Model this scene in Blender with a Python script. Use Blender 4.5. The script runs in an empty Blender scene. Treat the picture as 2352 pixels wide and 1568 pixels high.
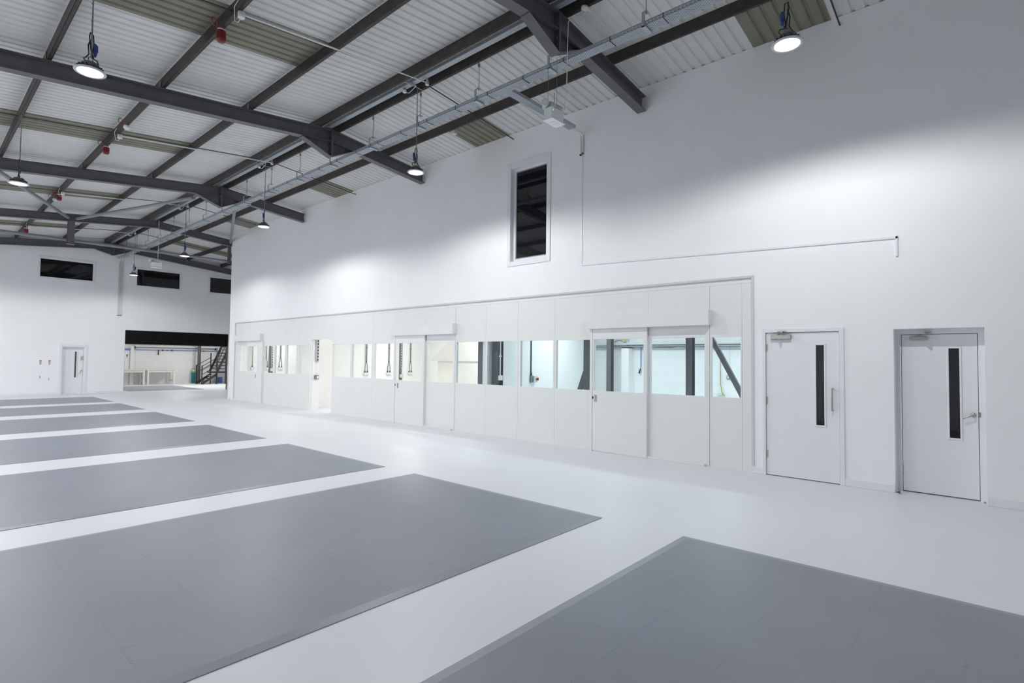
import bpy, math, random
from mathutils import Vector, Matrix
random.seed(7)
S = bpy.context.scene
COL = S.collection

# ------------------------------------------------------------------ camera
F_PX, YAW, PITCH, ROLL = 1236.37, 0.846388, 0.034693, 0.011767
cam_d = bpy.data.cameras.new('camera')
cam = bpy.data.objects.new('camera', cam_d)
COL.objects.link(cam)
cam_d.sensor_width = 36.0
cam_d.lens = F_PX / 2352 * 36.0
cam_d.clip_start, cam_d.clip_end = 0.05, 200
_f = Vector((math.sin(YAW) * math.cos(PITCH), math.cos(YAW) * math.cos(PITCH), math.sin(PITCH)))
_r = Vector((math.cos(YAW), -math.sin(YAW), 0))
_u = _r.cross(_f)
_r2 = _r * math.cos(ROLL) + _u * math.sin(ROLL)
_u2 = -_r * math.sin(ROLL) + _u * math.cos(ROLL)
cam.matrix_world = Matrix(((_r2.x, _u2.x, -_f.x, -8.5377), (_r2.y, _u2.y, -_f.y, 0.0),
                           (_r2.z, _u2.z, -_f.z, 1.65), (0, 0, 0, 1)))
S.camera = cam

# ------------------------------------------------------------------ world, view, render quality
wd = bpy.data.worlds.new('night')
S.world = wd
wd.use_nodes = True
wd.node_tree.nodes['Background'].inputs[0].default_value = (0.02, 0.025, 0.035, 1)
wd.node_tree.nodes['Background'].inputs[1].default_value = 0.2
S.view_settings.view_transform = 'Standard'
S.view_settings.look = 'None'
S.view_settings.gamma = 1
S.view_settings.use_curve_mapping = False
S.view_settings.exposure = 0.0
S.cycles.use_denoising = True
S.cycles.max_bounces = 12
S.cycles.diffuse_bounces = 8
S.cycles.glossy_bounces = 4
S.cycles.transparent_max_bounces = 16
S.cycles.sample_clamp_indirect = 6
S.cycles.caustics_reflective = False
S.cycles.caustics_refractive = False

# ------------------------------------------------------------------ lights: the hall's lamps and the side rooms' ceiling lights
LAMP_W = 212.0
LAMP_COL = (0.965, 0.98, 1.0)
LAMPS = [  # x, y, z of each lens, in the photo
    (-7.235, 7.62, 4.87), (-7.235, 13.34, 4.79),
    (-2.52, 1.53, 4.98), (-2.52, 7.69, 5.01), (-2.52, 13.87, 4.99), (-2.52, 19.75, 4.94), (-2.52, 25.63, 4.88)]
LAMPS_OUT = [(-7.24, 19.5, 4.85), (-7.24, 25.6, 4.85),
             (-11.8, 7.6, 4.6), (-11.8, 13.6, 4.6), (-11.8, 19.6, 4.6), (-11.8, 25.6, 4.6)]  # out of view, lights only; far-left row assumed, added for bounce light
def lamp_light(x, y, z):
    k = 1.08 if y < 3 and x > -4 else 1.5 if x < -10 else 0.82 if x < -4 and y < 15 else 0.72 if y > 19 else 1.0   # per-lamp gain tuned for brightness; unseen far-left row boosted for bounce
    L = bpy.data.lights.new('lamp_light', 'SPOT')
    L.energy = LAMP_W * k; L.color = LAMP_COL
    L.spot_size = math.radians(173); L.spot_blend = 0.31; L.shadow_soft_size = 0.02
    o = bpy.data.objects.new('lamp_light', L)
    o.location = (x, y, z - 0.02); COL.objects.link(o)
for q in LAMPS + LAMPS_OUT: lamp_light(*q)
def area_light(x, y, z, sx, sy, w, color):
    L = bpy.data.lights.new('room_light', 'AREA'); L.shape = 'RECTANGLE'
    L.size, L.size_y, L.energy, L.color = sx, sy, w, color
    o = bpy.data.objects.new('room_light', L); o.location = (x, y, z); COL.objects.link(o)
BLUE, WARM = (0.88, 0.965, 1.0), (1.0, 0.975, 0.93)
for y in (1.0, 4.0, 7.0): area_light(2.4, y, 2.9, 0.3, 1.5, 47, BLUE)
for x, y in ((1.2, 10.0), (1.8, 13.6), (3.6, 15.3)): area_light(x, y, 2.9, 0.3, 1.5, 46, WARM)
for y in (18.6, 20.9): area_light(1.9, y, 2.9, 0.3, 1.5, 40, WARM)
area_light(0.8, 16.55, 2.9, 0.4, 0.4, 3.5, (1.0, 0.985, 0.96))
for x, y in ((-3, 33), (1.5, 32.2), (4.2, 33.5)): area_light(x, y, 3.3, 0.4, 2.0, 84, (1.0, 0.98, 0.95))

# ------------------------------------------------------------------ materials
def nodes(name):
    m = bpy.data.materials.new(name); m.use_nodes = True
    nt = m.node_tree
    return m, nt, nt.nodes['Principled BSDF']
def mat(name, col, rough=0.5, metal=0.0, spec=0.5, vary=0.05, scale=6.0, bump=0.0, bscale=60.0):
    m, nt, b = nodes(name)
    b.inputs['Roughness'].default_value = rough
    b.inputs['Metallic'].default_value = metal
    b.inputs['Specular IOR Level'].default_value = spec
    tc = nt.nodes.new('ShaderNodeTexCoord')
    n = nt.nodes.new('ShaderNodeTexNoise'); n.inputs['Scale'].default_value = scale; n.inputs['Detail'].default_value = 4
    nt.links.new(tc.outputs['Object'], n.inputs['Vector'])
    r = nt.nodes.new('ShaderNodeValToRGB')
    r.color_ramp.elements[0].position, r.color_ramp.elements[1].position = 0.3, 0.7
    r.color_ramp.elements[0].color = tuple(c * (1 - vary) for c in col) + (1,)
    r.color_ramp.elements[1].color = tuple(min(1, c * (1 + vary)) for c in col) + (1,)
    nt.links.new(n.outputs['Fac'], r.inputs['Fac']); nt.links.new(r.outputs['Color'], b.inputs['Base Color'])
    if bump:
        n2 = nt.nodes.new('ShaderNodeTexNoise'); n2.inputs['Scale'].default_value = bscale
        nt.links.new(tc.outputs['Object'], n2.inputs['Vector'])
        bp = nt.nodes.new('ShaderNodeBump'); bp.inputs['Strength'].default_value = bump; bp.inputs['Distance'].default_value = 0.01
        nt.links.new(n2.outputs['Fac'], bp.inputs['Height']); nt.links.new(bp.outputs['Normal'], b.inputs['Normal'])
    return m
def emit(name, col, s):
    m, nt, b = nodes(name)
    b.inputs['Base Color'].default_value = (*col, 1)
    b.inputs['Emission Color'].default_value = (*col, 1); b.inputs['Emission Strength'].default_value = s
    return m
def glass_mat(name, tint=(0.97, 0.99, 0.985)):
    m = bpy.data.materials.new(name); m.use_nodes = True
    nt = m.node_tree; nt.nodes.clear()
    o = nt.nodes.new('ShaderNodeOutputMaterial'); mx = nt.nodes.new('ShaderNodeMixShader')
    t = nt.nodes.new('ShaderNodeBsdfTransparent'); t.inputs[0].default_value = (*tint, 1)
    g = nt.nodes.new('ShaderNodeBsdfGlossy'); g.inputs['Roughness'].default_value = 0.02
    fr = nt.nodes.new('ShaderNodeFresnel'); fr.inputs[0].default_value = 1.35
    geo = nt.nodes.new('ShaderNodeNewGeometry')      # reflect on the entry face only (no total reflection inside the thin pane)
    inv = nt.nodes.new('ShaderNodeMath'); inv.operation = 'SUBTRACT'; inv.inputs[0].default_value = 1.0
    mul = nt.nodes.new('ShaderNodeMath'); mul.operation = 'MULTIPLY'
    nt.links.new(geo.outputs['Backfacing'], inv.inputs[1]); nt.links.new(inv.outputs[0], mul.inputs[0]); nt.links.new(fr.outputs[0], mul.inputs[1])
    nt.links.new(mul.outputs[0], mx.inputs[0]); nt.links.new(t.outputs[0], mx.inputs[1]); nt.links.new(g.outputs[0], mx.inputs[2])
    nt.links.new(mx.outputs[0], o.inputs[0])
    return m
def slotted(name, col, px, py, fx, fy):
    """galvanised sheet with rows of punched slots; uses object x/y in metres"""
    m = bpy.data.materials.new(name); m.use_nodes = True
    nt = m.node_tree; b = nt.nodes['Principled BSDF']; out = nt.nodes['Material Output']
    b.inputs['Base Color'].default_value = (*col, 1); b.inputs['Metallic'].default_value = 0.35; b.inputs['Roughness'].default_value = 0.5
    uv = nt.nodes.new('ShaderNodeUVMap'); sp = nt.nodes.new('ShaderNodeSeparateXYZ'); nt.links.new(uv.outputs[0], sp.inputs[0])
    def math_(op, a, bb=None):
        n = nt.nodes.new('ShaderNodeMath'); n.operation = op
        for i, v in enumerate((a, bb)):
            if v is None: continue
            if isinstance(v, (int, float)): n.inputs[i].default_value = v
            else: nt.links.new(v, n.inputs[i])
        return n.outputs[0]
    u, v = math_('DIVIDE', sp.outputs[0], px), math_('DIVIDE', sp.outputs[1], py)
    row = math_('FLOOR', v)
    u2 = math_('ADD', u, math_('MULTIPLY', math_('MODULO', row, 2.0), 0.5))
    a = math_('LESS_THAN', math_('FRACT', u2), fx); c = math_('LESS_THAN', math_('FRACT', v), fy)
    hole = math_('MULTIPLY', a, c)
    t = nt.nodes.new('ShaderNodeBsdfTransparent'); mx = nt.nodes.new('ShaderNodeMixShader')
    nt.links.new(hole, mx.inputs[0]); nt.links.new(b.outputs[0], mx.inputs[1]); nt.links.new(t.outputs[0], mx.inputs[2])
    nt.links.new(mx.outputs[0], out.inputs[0])
    return m
def block_mat(name, col, bw=0.45, bh=0.225):
    m, nt, b = nodes(name)
    b.inputs['Roughness'].default_value = 0.6
    tc = nt.nodes.new('ShaderNodeTexCoord'); sp = nt.nodes.new('ShaderNodeSeparateXYZ'); nt.links.new(tc.outputs['Object'], sp.inputs[0])
    ad = nt.nodes.new('ShaderNodeMath'); ad.operation = 'ADD'
    nt.links.new(sp.outputs[0], ad.inputs[0]); nt.links.new(sp.outputs[1], ad.inputs[1])
    cb = nt.nodes.new('ShaderNodeCombineXYZ'); nt.links.new(ad.outputs[0], cb.inputs[0]); nt.links.new(sp.outputs[2], cb.inputs[1])
    br = nt.nodes.new('ShaderNodeTexBrick'); nt.links.new(cb.outputs[0], br.inputs['Vector'])
    br.inputs['Scale'].default_value = 1; br.inputs['Brick Width'].default_value = bw; br.inputs['Row Height'].default_value = bh
    br.inputs['Mortar Size'].default_value = 0.006; br.inputs['Mortar Smooth'].default_value = 0.3
    br.inputs['Color1'].default_value = (*col, 1); br.inputs['Color2'].default_value = tuple(c * 0.97 for c in col) + (1,)
    br.inputs['Mortar'].default_value = tuple(c * 0.93 for c in col) + (1,)
    nt.links.new(br.outputs['Color'], b.inputs['Base Color'])
    bp = nt.nodes.new('ShaderNodeBump'); bp.inputs['Strength'].default_value = 0.25; bp.inputs['Distance'].default_value = 0.004; bp.invert = True
    nt.links.new(br.outputs['Fac'], bp.inputs['Height']); nt.links.new(bp.outputs['Normal'], b.inputs['Normal'])
    return m
def mat_tile_mat(name, col):
    """half-metre interlocking rubber tiles, joints as thin toothed lines (object metres)"""
    m, nt, b = nodes(name)
    b.inputs['Roughness'].default_value = 0.42; b.inputs['Specular IOR Level'].default_value = 0.35
    tc = nt.nodes.new('ShaderNodeTexCoord'); sp = nt.nodes.new('ShaderNodeSeparateXYZ'); nt.links.new(tc.outputs['Object'], sp.inputs[0])
    def math_(op, a, bb=None):
        n = nt.nodes.new('ShaderNodeMath'); n.operation = op
        for i, v in enumerate((a, bb)):
            if v is None: continue
            if isinstance(v, (int, float)): n.inputs[i].default_value = v
            else: nt.links.new(v, n.inputs[i])
        return n.outputs[0]
    def line(p, q):
        zig = math_('MULTIPLY', math_('PINGPONG', math_('DIVIDE', q, 0.02), 1.0), 0.016)
        d = math_('ABSOLUTE', math_('SUBTRACT', math_('FRACT', math_('DIVIDE', math_('ADD', math_('ADD', p, zig), 0.242), 0.5)), 0.5))
        return math_('LESS_THAN', d, 0.0035)
    ln = math_('MAXIMUM', line(sp.outputs[0], sp.outputs[1]), line(sp.outputs[1], sp.outputs[0]))
    nz = nt.nodes.new('ShaderNodeTexNoise'); nz.inputs['Scale'].default_value = 2.2; nz.inputs['Detail'].default_value = 3
    nt.links.new(tc.outputs['Object'], nz.inputs['Vector'])
    rmp = nt.nodes.new('ShaderNodeValToRGB'); rmp.color_ramp.elements[0].position = 0.45; rmp.color_ramp.elements[1].position = 0.62
    nt.links.new(nz.outputs['Fac'], rmp.inputs['Fac'])
    fac = math_('MULTIPLY', math_('MULTIPLY', ln, rmp.outputs['Color']), 0.5)
    n1 = nt.nodes.new('ShaderNodeTexNoise'); n1.inputs['Scale'].default_value = 1.3; n1.inputs['Detail'].default_value = 6
    nt.links.new(tc.outputs['Object'], n1.inputs['Vector'])
    r1 = nt.nodes.new('ShaderNodeValToRGB'); r1.color_ramp.elements[0].position = 0.3; r1.color_ramp.elements[1].position = 0.7
    r1.color_ramp.elements[0].color = tuple(c * 0.96 for c in col) + (1,); r1.color_ramp.elements[1].color = tuple(c * 1.05 for c in col) + (1,)
    nt.links.new(n1.outputs['Fac'], r1.inputs['Fac'])
    mx = nt.nodes.new('ShaderNodeMix'); mx.data_type = 'RGBA'
    nt.links.new(fac, mx.inputs['Factor']); nt.links.new(r1.outputs['Color'], mx.inputs['A']); mx.inputs['B'].default_value = (0.05, 0.053, 0.06, 1)
    nt.links.new(mx.outputs['Result'], b.inputs['Base Color'])
    n2 = nt.nodes.new('ShaderNodeTexNoise'); n2.inputs['Scale'].default_value = 220
    nt.links.new(tc.outputs['Object'], n2.inputs['Vector'])
    bp = nt.nodes.new('ShaderNodeBump'); bp.inputs['Strength'].default_value = 0.12; bp.inputs['Distance'].default_value = 0.004
    nt.links.new(n2.outputs['Fac'], bp.inputs['Height']); nt.links.new(bp.outputs['Normal'], b.inputs['Normal'])
    return m

M = dict(
    wall=mat('white_wall_paint', (0.88, 0.885, 0.895), 0.6, vary=0.012, scale=1.5, bump=0.03, bscale=90),
    floor=mat('pale_resin_floor', (0.74, 0.757, 0.79), 0.42, spec=0.45, vary=0.02, scale=0.7, bump=0.015, bscale=14),
    sheet=mat('white_lined_sheet', (0.66, 0.66, 0.645), 0.5, vary=0.05, scale=2.0),
    khaki=mat('aged_rooflight', (0.205, 0.197, 0.15), 0.5, vary=0.12, scale=3.0),
    steel=mat('dark_grey_steel_paint', (0.118, 0.114, 0.124), 0.45, vary=0.08, scale=5),
    purlin=mat('brown_black_purlin', (0.040, 0.034, 0.030), 0.55, vary=0.35, scale=9),
    galv=mat('galvanised_steel', (0.42, 0.46, 0.49), 0.45, 0.5, vary=0.12, scale=25),
    tube=mat('grey_tube_paint', (0.24, 0.25, 0.27), 0.45, vary=0.06),
    rod=mat('dark_rod', (0.05, 0.045, 0.04), 0.5),
    plastic=mat('white_plastic', (0.78, 0.79, 0.79), 0.4, vary=0.02),
    gplastic=mat('grey_plastic', (0.58, 0.62, 0.625), 0.45, vary=0.03),
    panel=mat('cream_white_panel', (0.775, 0.785, 0.775), 0.42, vary=0.01, scale=1.0),
    seam=mat('panel_joint', (0.62, 0.60, 0.58), 0.6),
    trim=mat('white_trim', (0.80, 0.81, 0.83), 0.4, vary=0.01),
    reveal=mat('pale_grey_trim', (0.62, 0.63, 0.65), 0.5, vary=0.02),
    dark=mat('unlit_behind_glass', (0.010, 0.010, 0.012), 0.03, spec=0.6, vary=0.02),  # opaque pane; darkness of the unlit space behind is put into its colour
    glass=glass_mat('clear_glass'),
    bglass=glass_mat('pale_blue_glass', (0.935, 0.98, 0.985)),
    black=mat('black_paint', (0.004, 0.004, 0.005), 0.32, spec=0.3, vary=0.1),
    blackm=mat('black_handrail', (0.016, 0.016, 0.018), 0.5, vary=0.1),
    rubber=mat('black_rubber', (0.02, 0.02, 0.022), 0.5),
    alu=mat('satin_aluminium', (0.46, 0.45, 0.43), 0.3, 0.85, vary=0.06, scale=40),
    red=mat('red_plastic', (0.17, 0.008, 0.013), 0.4, vary=0.06),
    redc=mat('red_cable', (0.32, 0.03, 0.025), 0.5),
    blue=mat('blue_plastic', (0.03, 0.06, 0.22), 0.4),
    bluep=mat('blue_pipe', (0.09, 0.20, 0.55), 0.4),
    bcable=mat('black_cable', (0.025, 0.025, 0.03), 0.5),
    gcable=mat('grey_cable', (0.20, 0.20, 0.20), 0.5),
    wire=mat('steel_wire', (0.30, 0.30, 0.28), 0.4, 0.6),
    mat=mat_tile_mat('grey_rubber_tiles', (0.250, 0.270, 0.318)),
    mate=mat('grey_rubber_edge', (0.275, 0.295, 0.335), 0.4, vary=0.04, scale=4, bump=0.05, bscale=150),
    block=block_mat('white_painted_blockwork', (0.80, 0.81, 0.80)),
    plaster=mat('white_plaster', (0.82, 0.82, 0.81), 0.6, vary=0.01),
    cream=mat('cream_plaster', (0.74, 0.72, 0.68), 0.6, vary=0.01),
    lens=emit('lamp_lens', (0.97, 0.985, 1.0), 9.0),
    led=emit('green_indicator', (0.1, 1.0, 0.4), 1.2),
    yellow=mat('yellow_plastic', (0.75, 0.50, 0.03), 0.4),
    green=mat('green_cylinder_band', (0.12, 0.42, 0.08), 0.4),
    teal=mat('teal_cylinder_paint', (0.01, 0.17, 0.20), 0.4),
    wood=mat('plywood_tread', (0.42, 0.28, 0.16), 0.6, vary=0.1),
    bench=mat('pale_bench_paint', (0.66, 0.64, 0.60), 0.5, vary=0.03),
    paper=mat('paper', (0.80, 0.78, 0.80), 0.7),
    paperr=mat('pink_paper', (0.80, 0.55, 0.50), 0.7),
    signr=mat('sign_red', (0.45, 0.02, 0.03), 0.4), signw=mat('sign_white', (0.75, 0.75, 0.75), 0.4),
    signb=mat('sign_blue_grey', (0.40, 0.45, 0.50), 0.4), signp=mat('sign_pink_grey', (0.55, 0.43, 0.45), 0.4),
    yg=mat('green_yellow_wire', (0.35, 0.35, 0.05), 0.5),
    tray=slotted('slotted_galvanised_tray', (0.40, 0.44, 0.48), 0.050, 0.0185, 0.44, 0.33),
    wtray=slotted('slotted_white_tray', (0.74, 0.75, 0.76), 0.075, 0.028, 0.62, 0.40),
)

# ------------------------------------------------------------------ mesh helpers
class MB:
    def __init__(s): s.v, s.f, s.sm, s.uv = [], [], [], {}
    def add(s, vs, fs, smooth=False):
        b = len(s.v); s.v += [tuple(v) for v in vs]
        for f in fs: s.f.append(tuple(b + i for i in f)); s.sm.append(smooth)
        return s
    def box(s, x0, x1, y0, y1, z0, z1, bev=0.0):
        x0, x1 = sorted((x0, x1)); y0, y1 = sorted((y0, y1)); z0, z1 = sorted((z0, z1))
        if bev <= 0:
            vs = [(x, y, z) for z in (z0, z1) for y in (y0, y1) for x in (x0, x1)]
            return s.add(vs, [(0, 2, 3, 1), (4, 5, 7, 6), (0, 1, 5, 4), (2, 6, 7, 3), (0, 4, 6, 2), (1, 3, 7, 5)])
        b = min(bev, (x1 - x0) / 2.1, (y1 - y0) / 2.1, (z1 - z0) / 2.1)
        vs, idx = [], {}
        for i, (X, sx) in enumerate(((x0, 1), (x1, -1))):
            for j, (Y, sy) in enumerate(((y0, 1), (y1, -1))):
                for k, (Z, sz) in enumerate(((z0, 1), (z1, -1))):
                    for a in range(3):
                        idx[i, j, k, a] = len(vs)
                        vs.append((X + sx * b * (a != 0), Y + sy * b * (a != 1), Z + sz * b * (a != 2)))
        fs = []
        for a in range(3):
            o = [q for q in range(3) if q != a]
            for e in (0, 1):
                q = []
                for c in ((0, 0), (1, 0), (1, 1), (0, 1)):
                    t = [0, 0, 0]; t[a] = e; t[o[0]] = c[0]; t[o[1]] = c[1]; q.append(idx[t[0], t[1], t[2], a])
                fs.append(tuple(q))
        for a in range(3):       # bevel strips along axis a
            o = [q for q in range(3) if q != a]
            for c in ((0, 0), (1, 0), (1, 1), (0, 1)):
                def g(e, ax):
                    t = [0, 0, 0]; t[a] = e; t[o[0]] = c[0]; t[o[1]] = c[1]; return idx[t[0], t[1], t[2], ax]
                fs.append((g(0, o[0]), g(1, o[0]), g(1, o[1]), g(0, o[1])))
        for i in (0, 1):
            for j in (0, 1):
                for k in (0, 1): fs.append(tuple(idx[i, j, k, a] for a in range(3)))
        return s.add(vs, fs)
    def prism(s, poly, a0, a1, axis):
        """poly in the two other axes (in x,y,z order), extruded along axis from a0 to a1"""
        n = len(poly); vs = []
        for a in (a0, a1):
            for p in poly:
                q = list(p); q.insert(axis, a); vs.append(q)
        fs = [tuple(range(n)), tuple(range(2 * n - 1, n - 1, -1))]
        for i in range(n): j = (i + 1) % n; fs.append((i, j, n + j, n + i))
        return s.add(vs, fs)
    def tube(s, pts, r, n=8, caps=True):
        pts = [Vector(p) for p in pts]; k = len(pts); rs = r if isinstance(r, (list, tuple)) else [r] * k
        t0 = (pts[1] - pts[0]).normalized()
        up = Vector((0, 0, 1)) if abs(t0.z) < 0.9 else Vector((1, 0, 0))
        a = t0.cross(up).normalized(); vs = []
        for i, p in enumerate(pts):
            t = (pts[min(i + 1, k - 1)] - pts[max(i - 1, 0)]).normalized()
            a = (a - t * a.dot(t)).normalized(); b = t.cross(a)
            for q in range(n):
                w = 2 * math.pi * q / n; vs.append(p + (a * math.cos(w) + b * math.sin(w)) * rs[i])
        fs = [(i * n + q, i * n + (q + 1) % n, (i + 1) * n + (q + 1) % n, (i + 1) * n + q) for i in range(k - 1) for q in range(n)]
        s.add(vs, fs, True)
        if caps: s.add([vs[i] for i in range(n)], [tuple(range(n))]); s.add([vs[(k - 1) * n + i] for i in range(n)], [tuple(range(n))])
        return s
    def lathe(s, prof, c=(0, 0, 0), n=24, axis=2, smooth=True, caps=True):
        vs, fs = [], []
        for r, h in prof:
            for q in range(n):
                w = 2 * math.pi * q / n; p = [r * math.cos(w), r * math.sin(w)]; p.insert(axis, h)
                vs.append((c[0] + p[0], c[1] + p[1], c[2] + p[2]))
        for i in range(len(prof) - 1):
            for q in range(n): fs.append((i * n + q, i * n + (q + 1) % n, (i + 1) * n + (q + 1) % n, (i + 1) * n + q))
        s.add(vs, fs, smooth)
        for i in (0, len(prof) - 1):
            if caps and prof[i][0] > 1e-5: s.add(vs[i * n:(i + 1) * n], [tuple(range(n))])
        return s
    def obox(s, p0, p1, w, h, up=(0, 0, 1)):
        """bar of width w and height h from p0 to p1"""
        p0, p1 = Vector(p0), Vector(p1); t = (p1 - p0).normalized(); sd = t.cross(Vector(up)).normalized(); u = sd.cross(t)
        vs = [p + sd * a * w / 2 + u * b * h / 2 for p in (p0, p1) for a, b in ((-1, -1), (1, -1), (1, 1), (-1, 1))]
        return s.add(vs, [(0, 1, 2, 3), (7, 6, 5, 4), (0, 4, 5, 1), (1, 5, 6, 2), (2, 6, 7, 3), (3, 7, 4, 0)])
    def build(s, name, m, parent=None, label=None):
        o3 = wloc(parent) if parent else Vector((0, 0, 0))
        me = bpy.data.meshes.new(name)
        me.from_pydata([tuple(Vector(v) - o3) for v in s.v], [], s.f)
        me.polygons.foreach_set('use_smooth', s.sm)
        me.materials.append(m); me.validate(); me.update()
        import bmesh
        bm = bmesh.new(); bm.from_mesh(me); bmesh.ops.recalc_face_normals(bm, faces=bm.faces); bm.to_mesh(me); bm.free()
        o = bpy.data.objects.new(name, me); COL.objects.link(o)
        if parent: o.parent = parent; o['_w'] = list(o3)
        if label: o['label'] = label
        return o
def wloc(o):
    if '_w' in o: return Vector(o['_w'])
    return Vector(o.location)
def tag(o, label, cat, group=None, kind=None):
    o['label'] = label; o['category'] = cat
    if group: o['group'] = group
    if kind: o['kind'] = kind
    return o
def thing(name, label, cat, loc, group=None, kind=None):
    o = bpy.data.objects.new(name, None); COL.objects.link(o); o.location = loc; o.empty_display_size = 0.1
    return tag(o, label, cat, group, kind)
def centre(mb):
    xs = list(zip(*mb.v)); return ((min(xs[0]) + max(xs[0])) / 2, (min(xs[1]) + max(xs[1])) / 2, min(xs[2]))
def solo(name, mb, m, label, cat, group=None, kind=None):
    """a thing that is one mesh, its origin at its own base"""
    c = Vector(centre(mb)); mb.v = [tuple(Vector(v) - c) for v in mb.v]
    o = mb.build(name, m); o.location = c
    return tag(o, label, cat, group, kind)
def struct(name, mb, m, label, cat, parent=None):
    o = mb.build(name, m, parent)
    if not parent: tag(o, label, cat, None, 'structure')
    return o
def arc(c, r, a0, a1, n, ax=(0, 2)):
    pts = []
    for i in range(n + 1):
        w = a0 + (a1 - a0) * i / n; p = list(c); p[ax[0]] += r * math.cos(w); p[ax[1]] += r * math.sin(w); pts.append(tuple(p))
    return pts

RX, RZ, SL, SLL = -2.55, 6.585, 0.1, 0.106            # ridge x, rafter top there, roof slope
def rtop(x): return RZ - (SL if x > RX else SLL) * abs(x - RX)  # rafter top / purlin underside
def roof(x): return rtop(x) + 0.188         # underside of the roof sheets
YF = 28.95                                 # far wall
FY = [4.54, 10.62, 16.70, 22.76, 28.80]    # the portal frames

# ------------------------------------------------------------------ setting: floor, roof, walls
struct('floor', MB().box(-13.2, 5.9, -4.2, 37.3, -0.12, 0.0), M['floor'], 'pale grey seamless resin floor of the hall', 'floor')

def sheet_profile(y0, y1, pitch=0.162):
    pts = []; k0 = math.ceil((y0 - 0.05) / pitch)
    y = k0 * pitch
    pts.append((y0, 0.0))
    while y + 0.061 < y1:
        if y > y0: pts += [(y, 0.0), (y + 0.020, 0.022), (y + 0.040, 0.022), (y + 0.060, 0.0)]
        y += pitch
    pts.append((y1, 0.0)); return pts
def corrugated(mb, x0, x1, y0, y1, off=0.0):
    P = sheet_profile(y0, y1); n = len(P)
    vs = [(x, y, roof(x) + dz + off) for x in (x0, x1) for y, dz in P]
    return mb.add(vs, [(i, i + 1, n + i + 1, n + i) for i in range(n - 1)])
rf = MB(); corrugated(rf, RX, -13.2, -4.2, 29.2); corrugated(rf, RX, 5.9, -4.2, 29.2)
struct('ceiling', rf, M['sheet'], 'white corrugated sheet ceiling under the pitched roof', 'ceiling')

wr = MB()
ZT = roof(0) - 0.003
for y0, y1, z0, z1 in ((-4.2, 0.03, 0, ZT), (0.03, 0.92, 2.113, ZT), (0.92, 1.49, 0, ZT), (1.49, 2.52, 2.135, ZT), (2.52, 2.69, 0, ZT),
                       (2.69, 6.63, 2.955, ZT), (6.63, 7.64, 2.955, 3.72), (6.63, 7.64, 5.78, ZT), (7.64, 21.94, 2.955, ZT), (21.94, 22.5, 0, ZT)):
    wr.box(0, 0.3, y0, y1, z0, z1)
struct('wall_right', wr, M['wall'], 'long high white wall along the right side of the hall', 'wall')
we = MB().box(0.3, 5.9, 22.36, 22.5, 0, 6.1)
struct('wall_end', we, M['wall'], 'white return wall behind the end of the long right wall', 'wall')
struct('wall_extension', MB().box(5.6, 5.9, 22.5, 28.95, 0, 5.95), M['wall'], 'white side wall beyond the return', 'wall')
struct('wall_left', MB().box(-13.4, -13.2, -4.2, 29.1, 0, 5.75), M['wall'], 'white wall on the left side of the hall', 'wall')
struct('wall_back', MB().prism([(-13.2, 0), (0.0, 0), (0, 6.5), (RX, 6.75), (-13.2, 5.68)], -4.4, -4.2, 1), M['reveal'], 'pale grey wall behind the camera', 'wall')

wf = MB()
def fbox(x0, x1, z0, z1): wf.box(x0, x1, YF, YF + 0.2, z0, z1)
fbox(-13.2, -4.153, 0, 4.83); fbox(-4.153, -3.385, 2.008, 4.83); fbox(-3.385, -1.975, 0, 4.83); fbox(-1.975, 2.41, 2.80, 4.83); fbox(2.41, 5.9, 0, 4.83)
WINX = [(-4.97, -3.19), (-1.63, 0.15), (1.44, 3.22)]
xs = [-13.2] + [a for w in WINX for a in w] + [5.9]
for i in range(0, len(xs), 2): fbox(xs[i], xs[i + 1], 4.83, 5.62)
wf.prism([(-13.2, 5.62), (5.9, 5.62), (5.9, 5.93), (RX, 6.77), (-13.2, 5.71)], YF, YF + 0.2, 1)
struct('wall_far', wf, M['wall'], 'tall white wall across the far end of the hall', 'wall')

# skirting
bb = MB()
for y0, y1 in ((2.53, 2.69), (0.92, 1.48), (-4.2, 0.03), (21.95, 22.5)): bb.box(-0.016, 0, y0, y1, 0, 0.10, 0.004)
struct('baseboard_right', bb, M['trim'], 'low white skirting along the right wall', 'skirting')
bb = MB()
for x0, x1 in ((-13.2, -4.23), (-3.30, -1.985), (2.42, 5.6)): bb.box(x0, x1, YF - 0.016, YF, 0, 0.09, 0.004)
struct('baseboard_far', bb, M['trim'], 'low white skirting along the far wall', 'skirting')

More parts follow.
